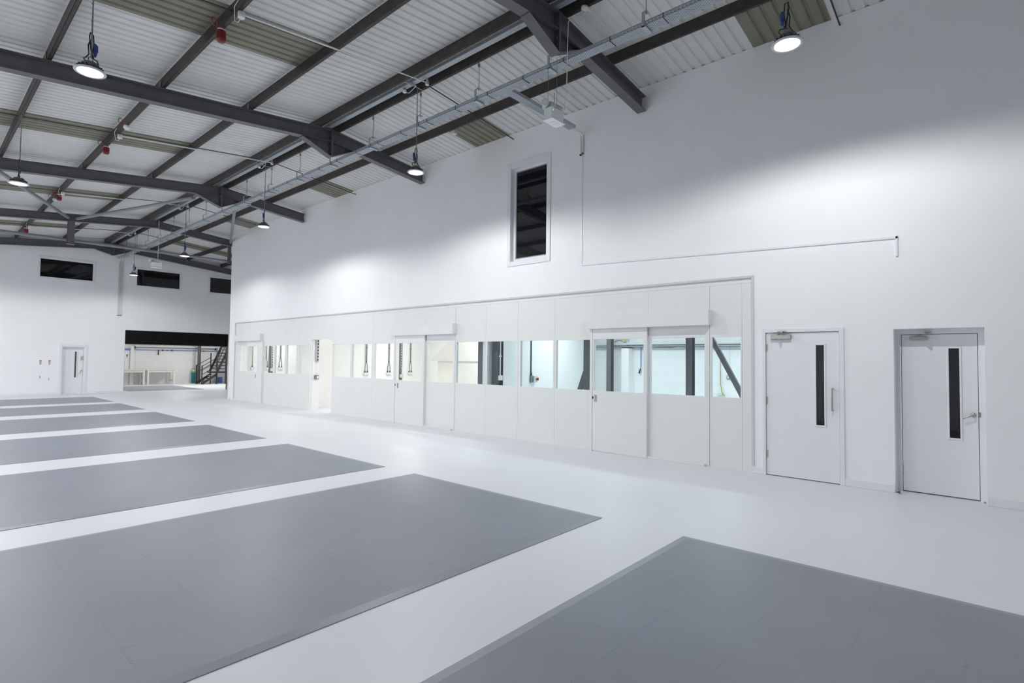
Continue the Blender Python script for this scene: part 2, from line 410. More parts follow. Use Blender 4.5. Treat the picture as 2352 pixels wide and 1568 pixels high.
# ------------------------------------------------------------------ the glazed partition set into the right wall
tr = MB()
tr.box(-0.012, 0.019, 2.655, 21.98, 2.950, 2.985, 0.003).box(-0.012, 0.019, 2.655, 2.694, 0.0, 2.950, 0.003).box(-0.012, 0.019, 21.936, 21.975, 0.0, 2.950, 0.003)
struct('trim_1', tr, M['reveal'], 'thin pale grey edge trim around the glazed partition', 'trim')
PX = 0.02                                  # face of the panels
Z0, Z1, ZP = 1.105, 2.055, 2.875           # sill, head of the glass, top of the panels
top = MB().box(PX, PX + 0.06, 2.69, 21.94, ZP + 0.003, 2.952)          # head rail
struct('wall_partition', top, M['panel'], 'cream white head rail above the glazed partition panels', 'partition')
FIX = [  # fixed panels: y0, y1, pane y0, pane y1
    (19.42, 18.63, 19.40, 18.67), (18.63, 17.78, 18.56, 17.84), (17.78, 16.94, 17.70, 16.98), (16.94, 16.10, 16.88, 16.13),
    (14.79, 13.76, 14.76, 13.80), (13.76, 12.69, 13.71, 12.74), (12.69, 11.64, 12.60, 11.68),
    (9.34, 8.35, 9.30, 8.37), (8.35, 7.40, 8.30, 7.45), (7.40, 6.44, 7.33, 6.48), (6.44, 5.57, 6.40, 5.58),
    (3.345, 2.84, 3.315, 2.862)]
EXTRA = [(21.94, 19.80, 1), (16.10, 14.79, 2), (11.57, 9.40, 1), (5.515, 3.41, 1), (2.84, 2.69, 0)]
G = 0.002
WN = [10]
where = ['just right of the far sliding door', 'third pane from the far sliding door post', 'second pane left of the open doorway', 'beside the open doorway on its left',
         'first right of the open doorway', 'in front of the first pair of hanging cables right of the doorway', 'left of the middle sliding door',
         'just right of the middle sliding door, cream room behind', 'with a dark column and a white switch box behind', 'with plain pale blue wall behind',
         'with the red and yellow isolator behind', 'right of the near sliding door with a slanting brace behind']
where[1] = 'second from the far sliding door post, with one pair of cables behind'
def pane_mat(y): return M['bglass'] if y < 8.4 else M['glass']
for i, (a, b, pa, pb) in enumerate(FIX):
    a, b, pa, pb = b + G, a - G, pb, pa
    e = thing('partition_panel', 'cream white partition panel with a glass band, ' + where[i], 'partition panel', (PX + 0.03, (a + b) / 2, 0), 'fixed glazed panels of the partition', 'structure')
    MB().box(PX, PX + 0.06, a, b, 0, Z0).build('lower_panel', M['panel'], e)
    MB().box(PX, PX + 0.06, a, b, Z1, ZP).build('upper_panel', M['panel'], e)
    m = MB()
    if pa > a: m.box(PX, PX + 0.06, a, pa, Z0, Z1)
    if b > pb: m.box(PX, PX + 0.06, pb, b, Z0, Z1)
    m.build('mullion', M['panel'], e)
    MB().box(PX + 0.022, PX + 0.030, pa, pb, Z0, Z1).build('pane', pane_mat(a), e)
for i, (a, b, kind) in enumerate(EXTRA):
    zb = {0: 0, 1: 2.10, 2: 2.225}[kind]
    lab = ['cream white upper panel over the far sliding door', 'cream white panel over the open doorway', 'cream white upper panel over the middle sliding door',
           'cream white upper panel over the near sliding door', 'narrow solid cream white end panel at the right end of the partition'][i]
    m = MB()
    ys = [a, b] if kind != 1 or i == 0 else [a, 10.41 if i == 2 else 4.42, b]
    for q in range(len(ys) - 1): m.box(PX, PX + 0.06, ys[q + 1] + G, ys[q] - G, zb, ZP)
    struct('trim_%d' % (2 + i), m, M['panel'], lab, 'panel')
# backing strip in the joints so they read as fine lines
jn = MB()
for y in sorted({q[0] for q in FIX} | {q[1] for q in FIX} | {2.84, 4.42, 10.41}):
    jn.box(PX + 0.004, PX + 0.05, y - 0.01, y + 0.01, 2.3, ZP + 0.003)
    if y not in (4.42, 10.41, 14.79, 16.10, 11.64, 9.34, 3.345, 5.57, 19.42): jn.box(PX + 0.004, PX + 0.05, y - 0.01, y + 0.01, 0.0, Z0 - 0.01)
jn.box(PX + 0.004, PX + 0.05, 2.69, 21.94, ZP - 0.002, ZP + 0.006)
struct('trim_9', jn, M['seam'], 'fine joints between the partition panels', 'trim')

def sliding_door(n, label, yA, yB, leafA, leafB, hdr, slotside, postA, postB, farpane=None, near=True):
    """yA>yB span; leaf slides in front (toward the hall); hdr = (yA,yB) of the header box"""
    e = thing('door_%d' % n, label, 'sliding door', (0, (yA + yB) / 2, 0), None, 'structure')
    MB().box(-0.115, PX, hdr[1], hdr[0], 2.245, 2.49, 0.004).build('header_box', M['panel'], e)
    # leaf, standing 5 cm proud of the wall face
    x0, x1 = -0.045, -0.005
    lf = thing('leaf', '', '', (0, 0, 0)); del lf['label'], lf['category']
    bpy.data.objects.remove(lf)
    m = MB(); pa, pb = leafB[2], leafB[1]
    m.box(x0, x1, leafA[1], leafA[0], 0.012, Z0, 0.002).box(x0, x1, leafA[1], leafA[0], Z1, 2.245)
    m.box(x0, x1, leafA[1], pb, Z0, Z1).box(x0, x1, pa, leafA[0], Z0, Z1)
    leaf = m.build('leaf', M['panel'], e)
    leaf['_w'] = list(wloc(e))
    MB().box(x0 + 0.016, x0 + 0.024, pb, pa, Z0, Z1).build('pane', pane_mat(pb), leaf)
    hy = leafB[0]
    MB().box(x0 - 0.004, x0, hy - 0.03, hy + 0.03, 0.90, 1.03, 0.001).box(x0 - 0.010, x0 - 0.004, hy - 0.006, hy + 0.006, 0.905, 1.025, 0.002).build('flush_pull', M['galv'], leaf)
    if n != 6: MB().box(x0 - 0.006, x0 + 0.01, leafA[0] - 0.022, leafA[0] + 0.002, 0.955, 1.0, 0.002).build('keeper', M['black'], leaf)
    for a in (postA, postB):
        if a: MB().box(-0.05 if a is postA else -0.02, PX + 0.06, a[1], a[0], 0, 2.245, 0.003).box(PX, PX + 0.06, a[1], a[0], 2.245, 2.877).build('post', M['panel'], e)
    if farpane:
        a, b, pa, pb = farpane
        m = MB().box(PX, PX + 0.06, b, a, 0, Z0).box(PX, PX + 0.06, b, a, Z1, 2.10)
        m.box(PX, PX + 0.06, b, pb, Z0, Z1).box(PX, PX + 0.06, pa, a, Z0, Z1)
        fx = m.build('fixed_panel', M['panel'], e); fx['_w'] = list(wloc(e))
        MB().box(PX + 0.022, PX + 0.03, pb, pa, Z0, Z1).build('pane', pane_mat(b), fx)
        MB().box(-0.03, PX, b, a, 0, 0.03, 0.003).box(-0.05, -0.02, b - 0.01, b + 0.02, 0.0, 0.035, 0.004).build('floor_guide', M['panel'], e)
    return e
# (the leaf hangs toward the left, the fixed glazed half stands at its right)
sliding_door(4, 'near cream sliding door with a glass band, blue room behind', 5.57, 3.345, (5.51, 4.41), (5.44, 4.47, 5.49), (5.60, 3.31), 0, (5.57, 5.515), None,
             (4.44, 3.41, 4.375, 3.425))
MB().box(PX - 0.01, PX + 0.06, 3.345, 3.41, 0, 2.877).build('post', M['panel'], bpy.data.objects['door_4'])
sliding_door(5, 'middle cream sliding door with a glass band, cables behind', 11.64, 9.34, (11.56, 10.40), (11.44, 10.47, 11.52), (11.66, 9.30), 0, (11.64, 11.57), None,
             (10.44, 9.40, 10.35, 9.42))
MB().box(PX - 0.01, PX + 0.06, 9.34, 9.40, 0, 2.877).build('post', M['panel'], bpy.data.objects['door_5'])
# far sliding door: leaf slides on the right
e = sliding_door(6, 'far cream sliding door with a glass band at the left end', 21.94, 19.42, (20.72, 19.80), (19.93, 19.84, 20.62), (21.80, 19.50), 0, (19.80, 19.42), None,
                 (21.94, 20.68, 21.60, 20.74))

# ------------------------------------------------------------------ doors in the right wall
d1 = thing('door_1', 'white single door with pull handle and slim glass slot beside the partition', 'door', (0, 2.0, 0), None, 'structure')
m = MB().box(-0.02, 0.10, 2.488, 2.535, 0, 2.155, 0.003).box(-0.02, 0.10, 1.478, 1.535, 0, 2.155, 0.003).box(-0.02, 0.10, 1.535, 2.488, 2.102, 2.155, 0.003)
m.box(0.07, 0.10, 1.52, 2.50, 0, 2.11).build('door_frame', M['trim'], d1)
m = MB()
V1 = (1.722, 1.822, 0.79, 1.912)
m.box(0.004, 0.048, 1.541, V1[0], 0.012, 2.096).box(0.004, 0.048, V1[1], 2.483, 0.012, 2.096).box(0.004, 0.048, V1[0], V1[1], 0.012, V1[2]).box(0.004, 0.048, V1[0], V1[1], V1[3], 2.096)
lf = m.build('leaf', M['trim'], d1); lf['_w'] = list(wloc(d1))
def vision(V, x, parent, w=0.022):
    y0, y1, z0, z1 = V
    m = MB()
    m.box(x - 0.010, x, y0 - w, y0, z0 - w, z1 + w, 0.003).box(x - 0.010, x, y1, y1 + w, z0 - w, z1 + w, 0.003)
    m.box(x - 0.010, x, y0, y1, z0 - w, z0, 0.003).box(x - 0.010, x, y0, y1, z1, z1 + w, 0.003)
    m.build('vision_frame', M['trim'], parent)
    MB().box(x + 0.012, x + 0.02, y0, y1, z0, z1).build('vision_pane', M['dark'], parent)
vision(V1, 0.004, lf)
MB().tube([(0.004, 1.62, 1.01), (-0.045, 1.62, 1.01), (-0.052, 1.62, 1.02), (-0.052, 1.62, 1.295), (-0.045, 1.62, 1.305), (0.004, 1.62, 1.305)], 0.011, 10).build('pull_handle', M['alu'], lf)
c = MB().box(-0.045, 0.004, 2.135, 2.41, 2.003, 2.068, 0.006).build('closer', M['alu'], lf); c['_w'] = list(wloc(d1))
MB().obox((-0.03, 2.31, 2.075), (-0.16, 2.23, 2.085), 0.022, 0.008).obox((-0.16, 2.23, 2.09), (-0.02, 2.25, 2.118), 0.022, 0.008).box(-0.035, -0.018, 2.205, 2.32, 2.105, 2.122).build('closer_arm', M['alu'], d1)
for z in (0.26, 1.05, 1.83): MB().tube([(-0.006, 2.486, z), (-0.006, 2.486, z + 0.105)], 0.008, 8).box(-0.003, 0.004, 2.462, 2.486, z, z + 0.105).build('hinge', M['alu'], d1)

d2 = thing('door_2', 'white single door with lever handle set back in a deep reveal at the right', 'door', (0.2, 0.48, 0), None, 'structure')
MB().box(0.19, 0.30, 0.861, 0.92, 0, 2.113).box(0.19, 0.30, 0.03, 0.093, 0, 2.113).box(0.19, 0.30, 0.093, 0.861, 2.05, 2.113).box(0.27, 0.30, 0.08, 0.87, 0, 2.06).build('door_frame', M['trim'], d2)
m = MB(); V2 = (0.272, 0.374, 0.742, 1.863); X2 = 0.2
m.box(X2, X2 + 0.045, 0.099, V2[0], 0.014, 2.043).box(X2, X2 + 0.045, V2[1], 0.855, 0.014, 2.043).box(X2, X2 + 0.045, V2[0], V2[1], 0.014, V2[2]).box(X2, X2 + 0.045, V2[0], V2[1], V2[3], 2.043)
lf = m.build('leaf', M['trim'], d2); lf['_w'] = list(wloc(d2))
vision(V2, X2, lf)
m = MB().lathe([(0.026, 0.0), (0.026, -0.009), (0.0, -0.0095)], (X2, 0.146, 1.045), 20, 0)
m.tube([(X2 - 0.005, 0.146, 1.045), (X2 - 0.05, 0.146, 1.045), (X2 - 0.052, 0.154, 1.042), (X2 - 0.052, 0.245, 0.998)], 0.010, 10).build('lever_handle', M['alu'], lf)
c = MB().box(X2 - 0.045, X2, 0.59, 0.765, 1.975, 2.022, 0.008).build('closer', M['alu'], lf); c['_w'] = list(wloc(d2))
MB().obox((X2 - 0.03, 0.69, 2.03), (X2 - 0.17, 0.60, 2.035), 0.02, 0.008).obox((X2 - 0.17, 0.60, 2.045), (X2 - 0.03, 0.58, 2.07), 0.02, 0.008).box(X2 - 0.035, X2 - 0.012, 0.545, 0.61, 2.062, 2.078).build('closer_arm', M['alu'], d2)
for z in (0.24, 1.80): MB().tube([(X2 - 0.004, 0.858, z), (X2 - 0.004, 0.858, z + 0.09)], 0.007, 8).build('hinge', M['alu'], d2)
# latch keep in the frame
MB().box(X2 - 0.014, X2 - 0.009, 0.075, 0.093, 1.02, 1.08).build('latch_keep', M['alu'], d2)
# door stops on the floor
for x, y, l in ((-0.03, 0.885, 'small metal door stop on the floor at the left foot of the recessed door'), (0.12, 0.055, 'small metal floor bolt at the right foot of the recessed door')):
    s_ = 1.0 if y > 0.5 else 0.5
    e = thing('door_stop', l, 'door stop', (x, y, 0))
    MB().lathe([(0.028 * s_, 0), (0.028 * s_, 0.008), (0.016 * s_, 0.012), (0.016 * s_, 0.04 * s_), (0.010 * s_, 0.046 * s_), (0, 0.047 * s_)], (x, y, 0), 16).build('stop_base', M['alu'], e)
    MB().lathe([(0.019 * s_, 0.018 * s_), (0.019 * s_, 0.03 * s_)], (x, y, 0), 16).build('rubber_ring', M['rubber'], e)

# ------------------------------------------------------------------ tall window in the right wall
w1 = thing('window_1', 'tall narrow dark window high in the long white wall', 'window', (0, 7.13, 3.64), None, 'structure')
def frame_ring(mb, y0, y1, z0, z1, w, xa, xb, bev=0.004):
    return mb.box(xa, xb, y0, y0 + w, z0, z1, bev).box(xa, xb, y1 - w, y1, z0, z1, bev).box(xa, xb, y0 + w, y1 - w, z0, z0 + w, bev).box(xa, xb, y0 + w, y1 - w, z1 - w, z1, bev)
frame_ring(MB(), 6.555, 7.72, 3.645, 5.857, 0.095, -0.022, 0.0).build('architrave', M['trim'], w1)
frame_ring(MB(), 6.65, 7.625, 3.74, 5.762, 0.012, 0.0, 0.16, 0).build('reveal_lining', M['trim'], w1)
fr = frame_ring(MB(), 6.662, 7.613, 3.752, 5.75, 0.055, 0.075, 0.12).build('window_frame', M['trim'], w1); fr['_w'] = list(wloc(w1))
frame_ring(MB(), 6.717, 7.558, 3.807, 5.695, 0.02, 0.085, 0.11, 0).build('gasket', M['tube'], fr)
MB().box(0.098, 0.106, 6.73, 7.545, 3.82, 5.68).build('pane', M['dark'], fr)

# ------------------------------------------------------------------ far wall: windows, door, roller shutter
for i, (a, b) in enumerate(WINX):
    lab = ['wide dark high window at the left of the far wall', 'wide dark high window over the roller shutter', 'wide dark high window cut off by the corner of the long wall'][i]
    w = thing('window_%d' % (2 + i), lab, 'window', ((a + b) / 2, YF, 4.8), None, 'structure')
    def ring(mb, x0, x1, z0, z1, t, ya, yb):
        return mb.box(x0, x0 + t, ya, yb, z0, z1, 0.004).box(x1 - t, x1, ya, yb, z0, z1, 0.004).box(x0 + t, x1 - t, ya, yb, z0, z0 + t, 0.004).box(x0 + t, x1 - t, ya, yb, z1 - t, z1, 0.004)
    ring(MB(), a - 0.06, b + 0.06, 4.77, 5.69, 0.085, YF - 0.02, YF).build('architrave', M['trim'], w)
    ring(MB(), a + 0.0, b - 0.0, 4.83, 5.62, 0.025, YF, YF + 0.12).build('window_frame', M['trim'], w)
    MB().box(a + 0.025, b - 0.025, YF + 0.06, YF + 0.07, 4.855, 5.595).build('pane', M['dark'], w)

d3 = thing('door_3', 'white single door with keypad lock in the far wall', 'door', (-3.77, YF, 0), None, 'structure')
MB().box(-4.233, -4.155, YF - 0.018, YF, 0, 2.09, 0.003).box(-3.385, -3.305, YF - 0.018, YF, 0, 2.09, 0.003).box(-4.155, -3.385, YF - 0.018, YF, 2.01, 2.09, 0.003).build('architrave', M['trim'], d3)
MB().box(-4.153, -4.125, YF, YF + 0.2, 0, 2.008).box(-3.413, -3.385, YF, YF + 0.2, 0, 2.008).box(-4.125, -3.413, YF, YF + 0.2, 1.98, 2.008).build('door_frame', M['trim'], d3)
DY = YF + 0.14; V3 = (-3.70, -3.575, 0.70, 1.80)
m = MB().box(-4.122, V3[0], DY, DY + 0.045, 0.01, 1.977).box(V3[1], -3.416, DY, DY + 0.045, 0.01, 1.977).box(V3[0], V3[1], DY, DY + 0.045, 0.01, V3[2]).box(V3[0], V3[1], DY, DY + 0.045, V3[3], 1.977)
lf = m.build('leaf', M['trim'], d3); lf['_w'] = list(wloc(d3))
MB().box(V3[0], V3[1], DY + 0.02, DY + 0.026, V3[2], V3[3]).build('vision_pane', M['glass'], lf)
MB().box(-3.50, -3.445, DY - 0.035, DY, 1.44, 1.60, 0.006).build('keypad_lock', M['galv'], lf)
MB().lathe([(0.026, 0), (0.026, -0.01), (0, -0.011)], (-3.465, DY, 0.99), 16, 1).tube([(-3.465, DY - 0.005, 0.99), (-3.465, DY - 0.05, 0.99), (-3.54, DY - 0.055, 0.84)], 0.011, 8).build('lever_handle', M['alu'], lf)

sh = thing('roller_shutter', 'black roller shutter half raised in the wide opening of the far wall', 'shutter', (0.2, YF + 0.1, 2.18))
P, n = [], 14
zt, zb = 2.84, 2.235
pitch = (zt - zb) / n
for k in range(n):
    z = zb + k * pitch
    for q in range(6):
        w = q / 6.0
        P.append((YF + 0.10 - 0.018 * math.sin(math.pi * w), z + w * pitch))
P.append((YF + 0.10, zt))
vs = [(x, y, z) for x in (-1.958, 2.408) for y, z in P]; k = len(P)
MB().add(vs, [(i, i + 1, k + i + 1, k + i) for i in range(k - 1)], True).build('slat_curtain', M['black'], sh)
MB().box(-1.957, 2.391, YF + 0.075, YF + 0.125, 2.17, 2.235, 0.006).build('bottom_bar', M['black'], sh)
for x0, x1 in ((-1.975, -1.958), (2.392, 2.409)): MB().box(x0, x1, YF + 0.055, YF + 0.15, 0, 2.80).build('guide_rail', M['black'], sh)

# little notices and hooks on the far wall
for i, (x, tone) in enumerate(((-4.82, 'signb'), (-4.537, 'signp'))):
    e = thing('safety_sign', ['small red and blue-grey fire notice, left of the pair on the far wall', 'small red and pink-grey fire notice, right of the pair nearer the far door'][i], 'sign', (x, YF, 1.24))
    MB().box(x - 0.037, x + 0.037, YF - 0.004, YF, 1.24, 1.425).build('board', M['signw'], e)
    MB().box(x - 0.035, x + 0.035, YF - 0.006, YF - 0.004, 1.352, 1.423).build('red_field', M['signr'], e)
    p = MB().box(x - 0.024, x - 0.008, YF - 0.008, YF - 0.006, 1.360, 1.400).box(x - 0.019, x - 0.013, YF - 0.008, YF - 0.006, 1.400, 1.412)
    p.add([(x + 0.004, YF - 0.008, 1.362), (x + 0.026, YF - 0.008, 1.362), (x + 0.028, YF - 0.008, 1.382), (x + 0.018, YF - 0.008, 1.414), (x + 0.010, YF - 0.008, 1.388)], [(0, 1, 2, 3, 4)])
    p.build('pictogram', M['signw'], e)
    MB().box(x - 0.033, x + 0.033, YF - 0.006, YF - 0.004, 1.246, 1.345).build('text_field', M[tone], e)
    z = 0.695 if i == 0 else 0.61
    MB_ = MB().box(x - 0.013, x + 0.013, YF - 0.012, YF, z, z + 0.085, 0.003).box(x - 0.009, x + 0.009, YF - 0.04, YF - 0.012, z, z + 0.014, 0.003).box(x - 0.009, x + 0.009, YF - 0.045, YF - 0.033, z, z + 0.03, 0.003)
    solo('extinguisher_hook', MB_, M['galv'], ['grey wall hook below the blue-grey fire notice', 'grey wall hook below the pink-grey fire notice'][i], 'hook')

# ------------------------------------------------------------------ roof steel
def flange(mb, x0, x1, zoff, t, y, w):
    mb.prism([(x0, rtop(x0) + zoff), (x1, rtop(x1) + zoff), (x1, rtop(x1) + zoff - t), (x0, rtop(x0) + zoff - t)], y - w / 2, y + w / 2, 1)
frame_lab = ['nearest dark grey steel portal frame, cut off by the top of the photo', 'second dark grey steel portal frame from the camera', 'third dark grey steel portal frame from the camera',
             'fourth steel portal frame, the one with the drop post', 'last steel portal frame, lying against the far wall']
FR_D, FR_W = 0.27, 0.165
for i, y in enumerate(FY):
    e = thing('portal_frame', frame_lab[i], 'roof frame', (RX, y, rtop(RX) - 0.3), 'portal frames')
    xr = [-0.012, -0.012, -0.012, 0.06, 5.58][i]
    dep = FR_D if i != 3 else 0.25
    for x0, x1 in ((-13.15, RX), (RX, xr)):
        m = MB(); flange(m, x0, x1, -0.001, 0.014, y, FR_W); flange(m, x0, x1, -dep + 0.014, 0.014, y, FR_W); flange(m, x0, x1, -0.015, dep - 0.029, y, 0.012)
        m.build('rafter', M['steel'], e)
    bl = lambda x: rtop(x) - dep
    if i in (0, 1, 2, 4):
        dz = 6.0 if i != 4 else 6.06
        m = MB().prism([(-3.22, bl(-3.22) + 0.002), (-2.57, dz), (-2.04, bl(-2.04) + 0.002), (RX, bl(RX) + 0.002)], y - 0.006, y + 0.006, 1).build('haunch_web', M['steel'], e)
        m = MB()
        for (xa, za), (xb, zb_) in (((-3.22, bl(-3.22)), (-2.57, dz)), ((-2.57, dz), (-2.04, bl(-2.04)))):
            m.prism([(xa, za), (xb, zb_), (xb, zb_ - 0.014), (xa, za - 0.014)], y - FR_W / 2, y + FR_W / 2, 1)
        m.build('haunch_flange', M['steel'], e)
        m = MB().box(-2.575, -2.535, y - FR_W / 2 - 0.003, y + FR_W / 2 + 0.003, dz - 0.01, rtop(RX) - 0.016)
        for z in (dz + 0.09, dz + 0.2, dz + 0.33, dz + 0.45):
            for sy in (-0.05, 0.05): m.lathe([(0.014, 0.02), (0.014, -0.06)], (-2.555 + 0.02, y + sy, z), 6, 0, False)
        m.build('apex_plate', M['steel'], e)
    if i == 3:
        m = MB().box(-5.07, -4.90, y - 0.08, y - 0.066, 5.33, bl(-5)).box(-5.07, -4.90, y + 0.066, y + 0.08, 5.33, bl(-5)).box(-4.99, -4.98, y - 0.066, y + 0.066, 5.33, bl(-5)).box(-5.09, -4.88, y - 0.09, y + 0.09, 5.318, 5.33)
        m.build('drop_post', M['steel'], e)
        m = MB().box(0.0, 0.10, y + 0.10, y + 0.20, 5.42, 6.13)
        m.build('end_post', M['steel'], e)
    # purlin cleats on the rafter
    for x in (-7.25, -5.75, -4.28): MB().box(x - 0.016, x - 0.006, y - 0.05, y + 0.05, rtop(x), rtop(x) + 0.13).build('purlin_cleat', M['steel'], e)

def purlin(x, y0, y1, label, web=0.170, fl=0.05):
    m = MB(); z = max(rtop(x), rtop(x + fl)) + 0.001
    m.box(x - 0.004, x + 0.004, y0, y1, z, z + web).box(x, x + fl, y0, y1, z, z + 0.006).box(x + fl - 0.005, x + fl, y0, y1, z, z + 0.02)
    return solo('purlin', m, M['purlin'], label, 'purlin', 'roof purlins')
purlin(-7.25, -4.1, 28.95, 'dark roof purlin carrying the left row of lamps, third left of the ridge')
purlin(-5.75, -4.1, 28.95, 'dark roof purlin carrying the red sounders, second left of the ridge')
purlin(-4.28, -4.1, 28.95, 'dark roof purlin, first left of the ridge pair')
purlin(-2.86, -4.1, 28.95, 'dark ridge purlin, left one of the ridge pair', 0.172, 0.045)
purlin(-2.42, -4.1, 28.95, 'dark ridge purlin, right one of the ridge pair', 0.172, 0.045)
purlin(-1.12, -4.1, 28.95, 'dark roof purlin right of the cable tray, next to the long wall', 0.174, 0.04)
purlin(0.40, 22.52, 28.95, 'dark roof purlin beyond the end of the long wall, left one')
purlin(1.90, 22.52, 28.95, 'dark roof purlin beyond the end of the long wall, right one')

# steel trunking between the ridge purlins
m = MB().box(-2.67, -2.57, -4.1, 28.9, 6.60, 6.66, 0.003)
e = thing('ridge_trunking', 'light grey steel trunking running between the two ridge purlins', 'trunking', (-2.62, 12, 6.6))
m.build('trunking_body', M['galv'], e)
y = 1.6
while y < 28:
    MB().box(-2.70, -2.55, y, y + 0.03, 6.592, 6.6).build('trunking_bracket', M['galv'], e); y += 3.04

# rooflight strips, sag rods and cross conduits, one of each per bay
bay_lab = ['first bay from the camera', 'second bay from the camera', 'third bay from the camera', 'fourth bay from the camera', 'last bay before the far wall']
for i in range(5):
    yc = FY[i] - 3.02
    m = MB(); corrugated(m, -4.25, -13.1, yc + 0.08, yc + 1.12, -0.006)
    if i > 0: solo('rooflight', m, M['khaki'], 'grimy khaki rooflight strip in the left roof slope, ' + bay_lab[i], 'rooflight', 'rooflight strips')
    m = MB(); corrugated(m, -1.0, 0.0 if i < 4 else 5.5, yc + 0.08, yc + 1.12, -0.006)
    solo('rooflight', m, M['khaki'], 'grimy khaki rooflight strip beside the long wall, ' + bay_lab[i], 'rooflight', 'rooflight strips')
    xr = -0.005 if i < 4 else 5.5
    o = MB().tube([(-13.1, yc - 0.03, rtop(-13.1) + 0.06), (-2.9, yc - 0.03, rtop(-2.9) + 0.06)], 0.011, 6)
    o.tube([(-2.4, yc - 0.03, rtop(-2.4) + 0.06), (xr, yc - 0.03, rtop(xr) + 0.06)], 0.011, 6)
    solo('sag_rod', o, M['rod'], 'thin dark tie rod across the purlins, ' + bay_lab[i], 'rod', 'roof tie rods')
    yk = yc - 0.20
    if i > 0:
        e = thing('ceiling_conduit', 'white cable conduit from junction box to ridge, ' + bay_lab[i], 'conduit', (-4.1, yk, 6.2), 'cross conduits')
        m = MB().tube([(-5.66, yk, rtop(-5.66) - 0.03), (-4.3, yk, rtop(-4.3) - 0.03)], 0.014 if i == 1 else 0.012, 8)
        m.tube([(-4.3, yk, rtop(-4.3) - 0.03), (-3.7, yk, rtop(-3.7) - 0.035 - (0.02 if i > 1 else 0)), (-3.1, yk, rtop(-3.1) - 0.03), (-2.55, yk, rtop(-2.55) - 0.03)], 0.011 if i < 3 else 0.008, 8)
        m.build('pipe', M['plastic'], e)
        m = MB().lathe([(0.0, -0.045), (0.042, -0.045), (0.045, -0.035), (0.045, 0.03), (0.038, 0.035), (0, 0.036)], (-5.70, yk, rtop(-5.7) - 0.04), 16)
        m.build('junction_box', M['plastic'], e)
        m = MB().tube([(-5.78, yk - 0.10, rtop(-5.8) + 0.09), (-5.80, yk - 0.02, rtop(-5.8) + 0.02), (-5.76, yk + 0.06, rtop(-5.8) - 0.11), (-5.72, yk + 0.05, rtop(-5.7) - 0.13), (-5.70, yk, rtop(-5.7) - 0.08)], 0.005, 6)
        m.build('flex_loop', M['plastic'], e)
        m = MB().lathe([(0.032, -0.035), (0.036, 0.02), (0.0, 0.03)], (-2.53, yk, rtop(RX) - 0.035), 14).obox((-2.53, yk, rtop(RX) - 0.03), (-2.53, yk, rtop(RX) + 0.04), 0.03, 0.03, (1, 0, 0))
        m.build('end_box', M['plastic'], e)
        m = MB().lathe([(0.0, -0.05), (0.035, -0.05), (0.035, 0.0), (0.022, 0.006), (0, 0.007)], (-2.60, yk + 0.56, rtop(RX) - 0.0), 14)
        m.tube([(-2.60, yk + 0.56, rtop(RX) - 0.04), (-2.585, yk + 0.45, rtop(RX) - 0.09), (-2.575, yk + 0.25, rtop(RX) - 0.02)], 0.006, 6)
        solo('cable_rose', m, M['plastic'], 'small white cable rose at the ridge, ' + bay_lab[i], 'cable rose', 'cable roses at the ridge')

# wind bracing tubes
def brace(p, q, r, label):
    e = thing('brace_tube', label, 'bracing', p, 'roof bracing tubes')
    MB().tube([p, q], r, 14).build('tube', M['tube'], e)
    d = (Vector(q) - Vector(p)).normalized()
    for a, s_ in ((Vector(p), -1), (Vector(q), 1)):
        MB().obox(a - d * 0.02 * s_, a + d * 0.10 * s_, 0.012, 0.07).build('end_tab', M['tube'], e)
brace((-7.25, 16.75, 5.80), (-5.08, 22.66, 6.17), 0.047, 'grey bracing tube from the left, meeting the drop post of the fourth frame')
brace((-4.86, 22.66, 6.18), (-3.25, 16.80, 6.13), 0.047, 'grey bracing tube from the drop post to the ridge of the third frame')
brace((-2.1, 16.82, 6.24), (-0.02, 22.62, 6.22), 0.047, 'grey bracing tube running to the end of the long wall')
brace((-13.0, 22.95, 5.45), (0.0, 22.95, 5.505), 0.050, 'long level grey tube across the hall in front of the far wall')

# ------------------------------------------------------------------ cable tray and its hangers
def tray_mesh(axis, a0, a1, c0, c1, z, h=0.055):
    """U tray; floor from c0..c1, walls h high; with uv in metres"""
    mb = MB(); uvs = []
    P = [(c0 , z + h), (c0, z), (c1, z), (c1, z + h)]
    d = [0]
    for i in range(3): d.append(d[-1] + math.dist(P[i], P[i + 1]))
    vs = []
    for a in (a0, a1):
        for c, zz in P: vs.append((c, a, zz) if axis == 1 else (a, c, zz))
    mb.add(vs, [(i, i + 1, 4 + i + 1, 4 + i) for i in range(3)])
    mb.uvd = [(0.0, q) for q in d] + [(a1 - a0, q) for q in d]
    return mb
def build_uv(mb, name, m, parent):
    uvd = mb.uvd; o = mb.build(name, m, parent)
    uv = o.data.uv_layers.new(name='UVMap')
    for l in o.data.loops: uv.data[l.index].uv = uvd[l.vertex_index]
    return o
TX0, TX1, TZ = -2.425, -2.27, 5.925
ct = thing('cable_tray', 'long slotted galvanised cable tray hung below the ridge', 'cable tray', (-2.345, 12, TZ))
build_uv(tray_mesh(1, -1.5, 28.7, TX0, TX1, TZ), 'tray_channel', M['tray'], ct)
MB().box(TX0 - 0.003, TX0 + 0.010, -1.5, 28.7, TZ + 0.053, TZ + 0.060).box(TX1 - 0.010, TX1 + 0.003, -1.5, 28.7, TZ + 0.053, TZ + 0.060).build('tray_lip', M['galv'], ct)
m = MB()
for q in range(7): m.tube([(TX0 + 0.014 + 0.021 * q, -1.5, TZ + 0.016), (TX0 + 0.014 + 0.021 * q, 28.6, TZ + 0.016)], 0.0105, 6)
m.build('cables', M['bcable'], ct)
yk = 1.71
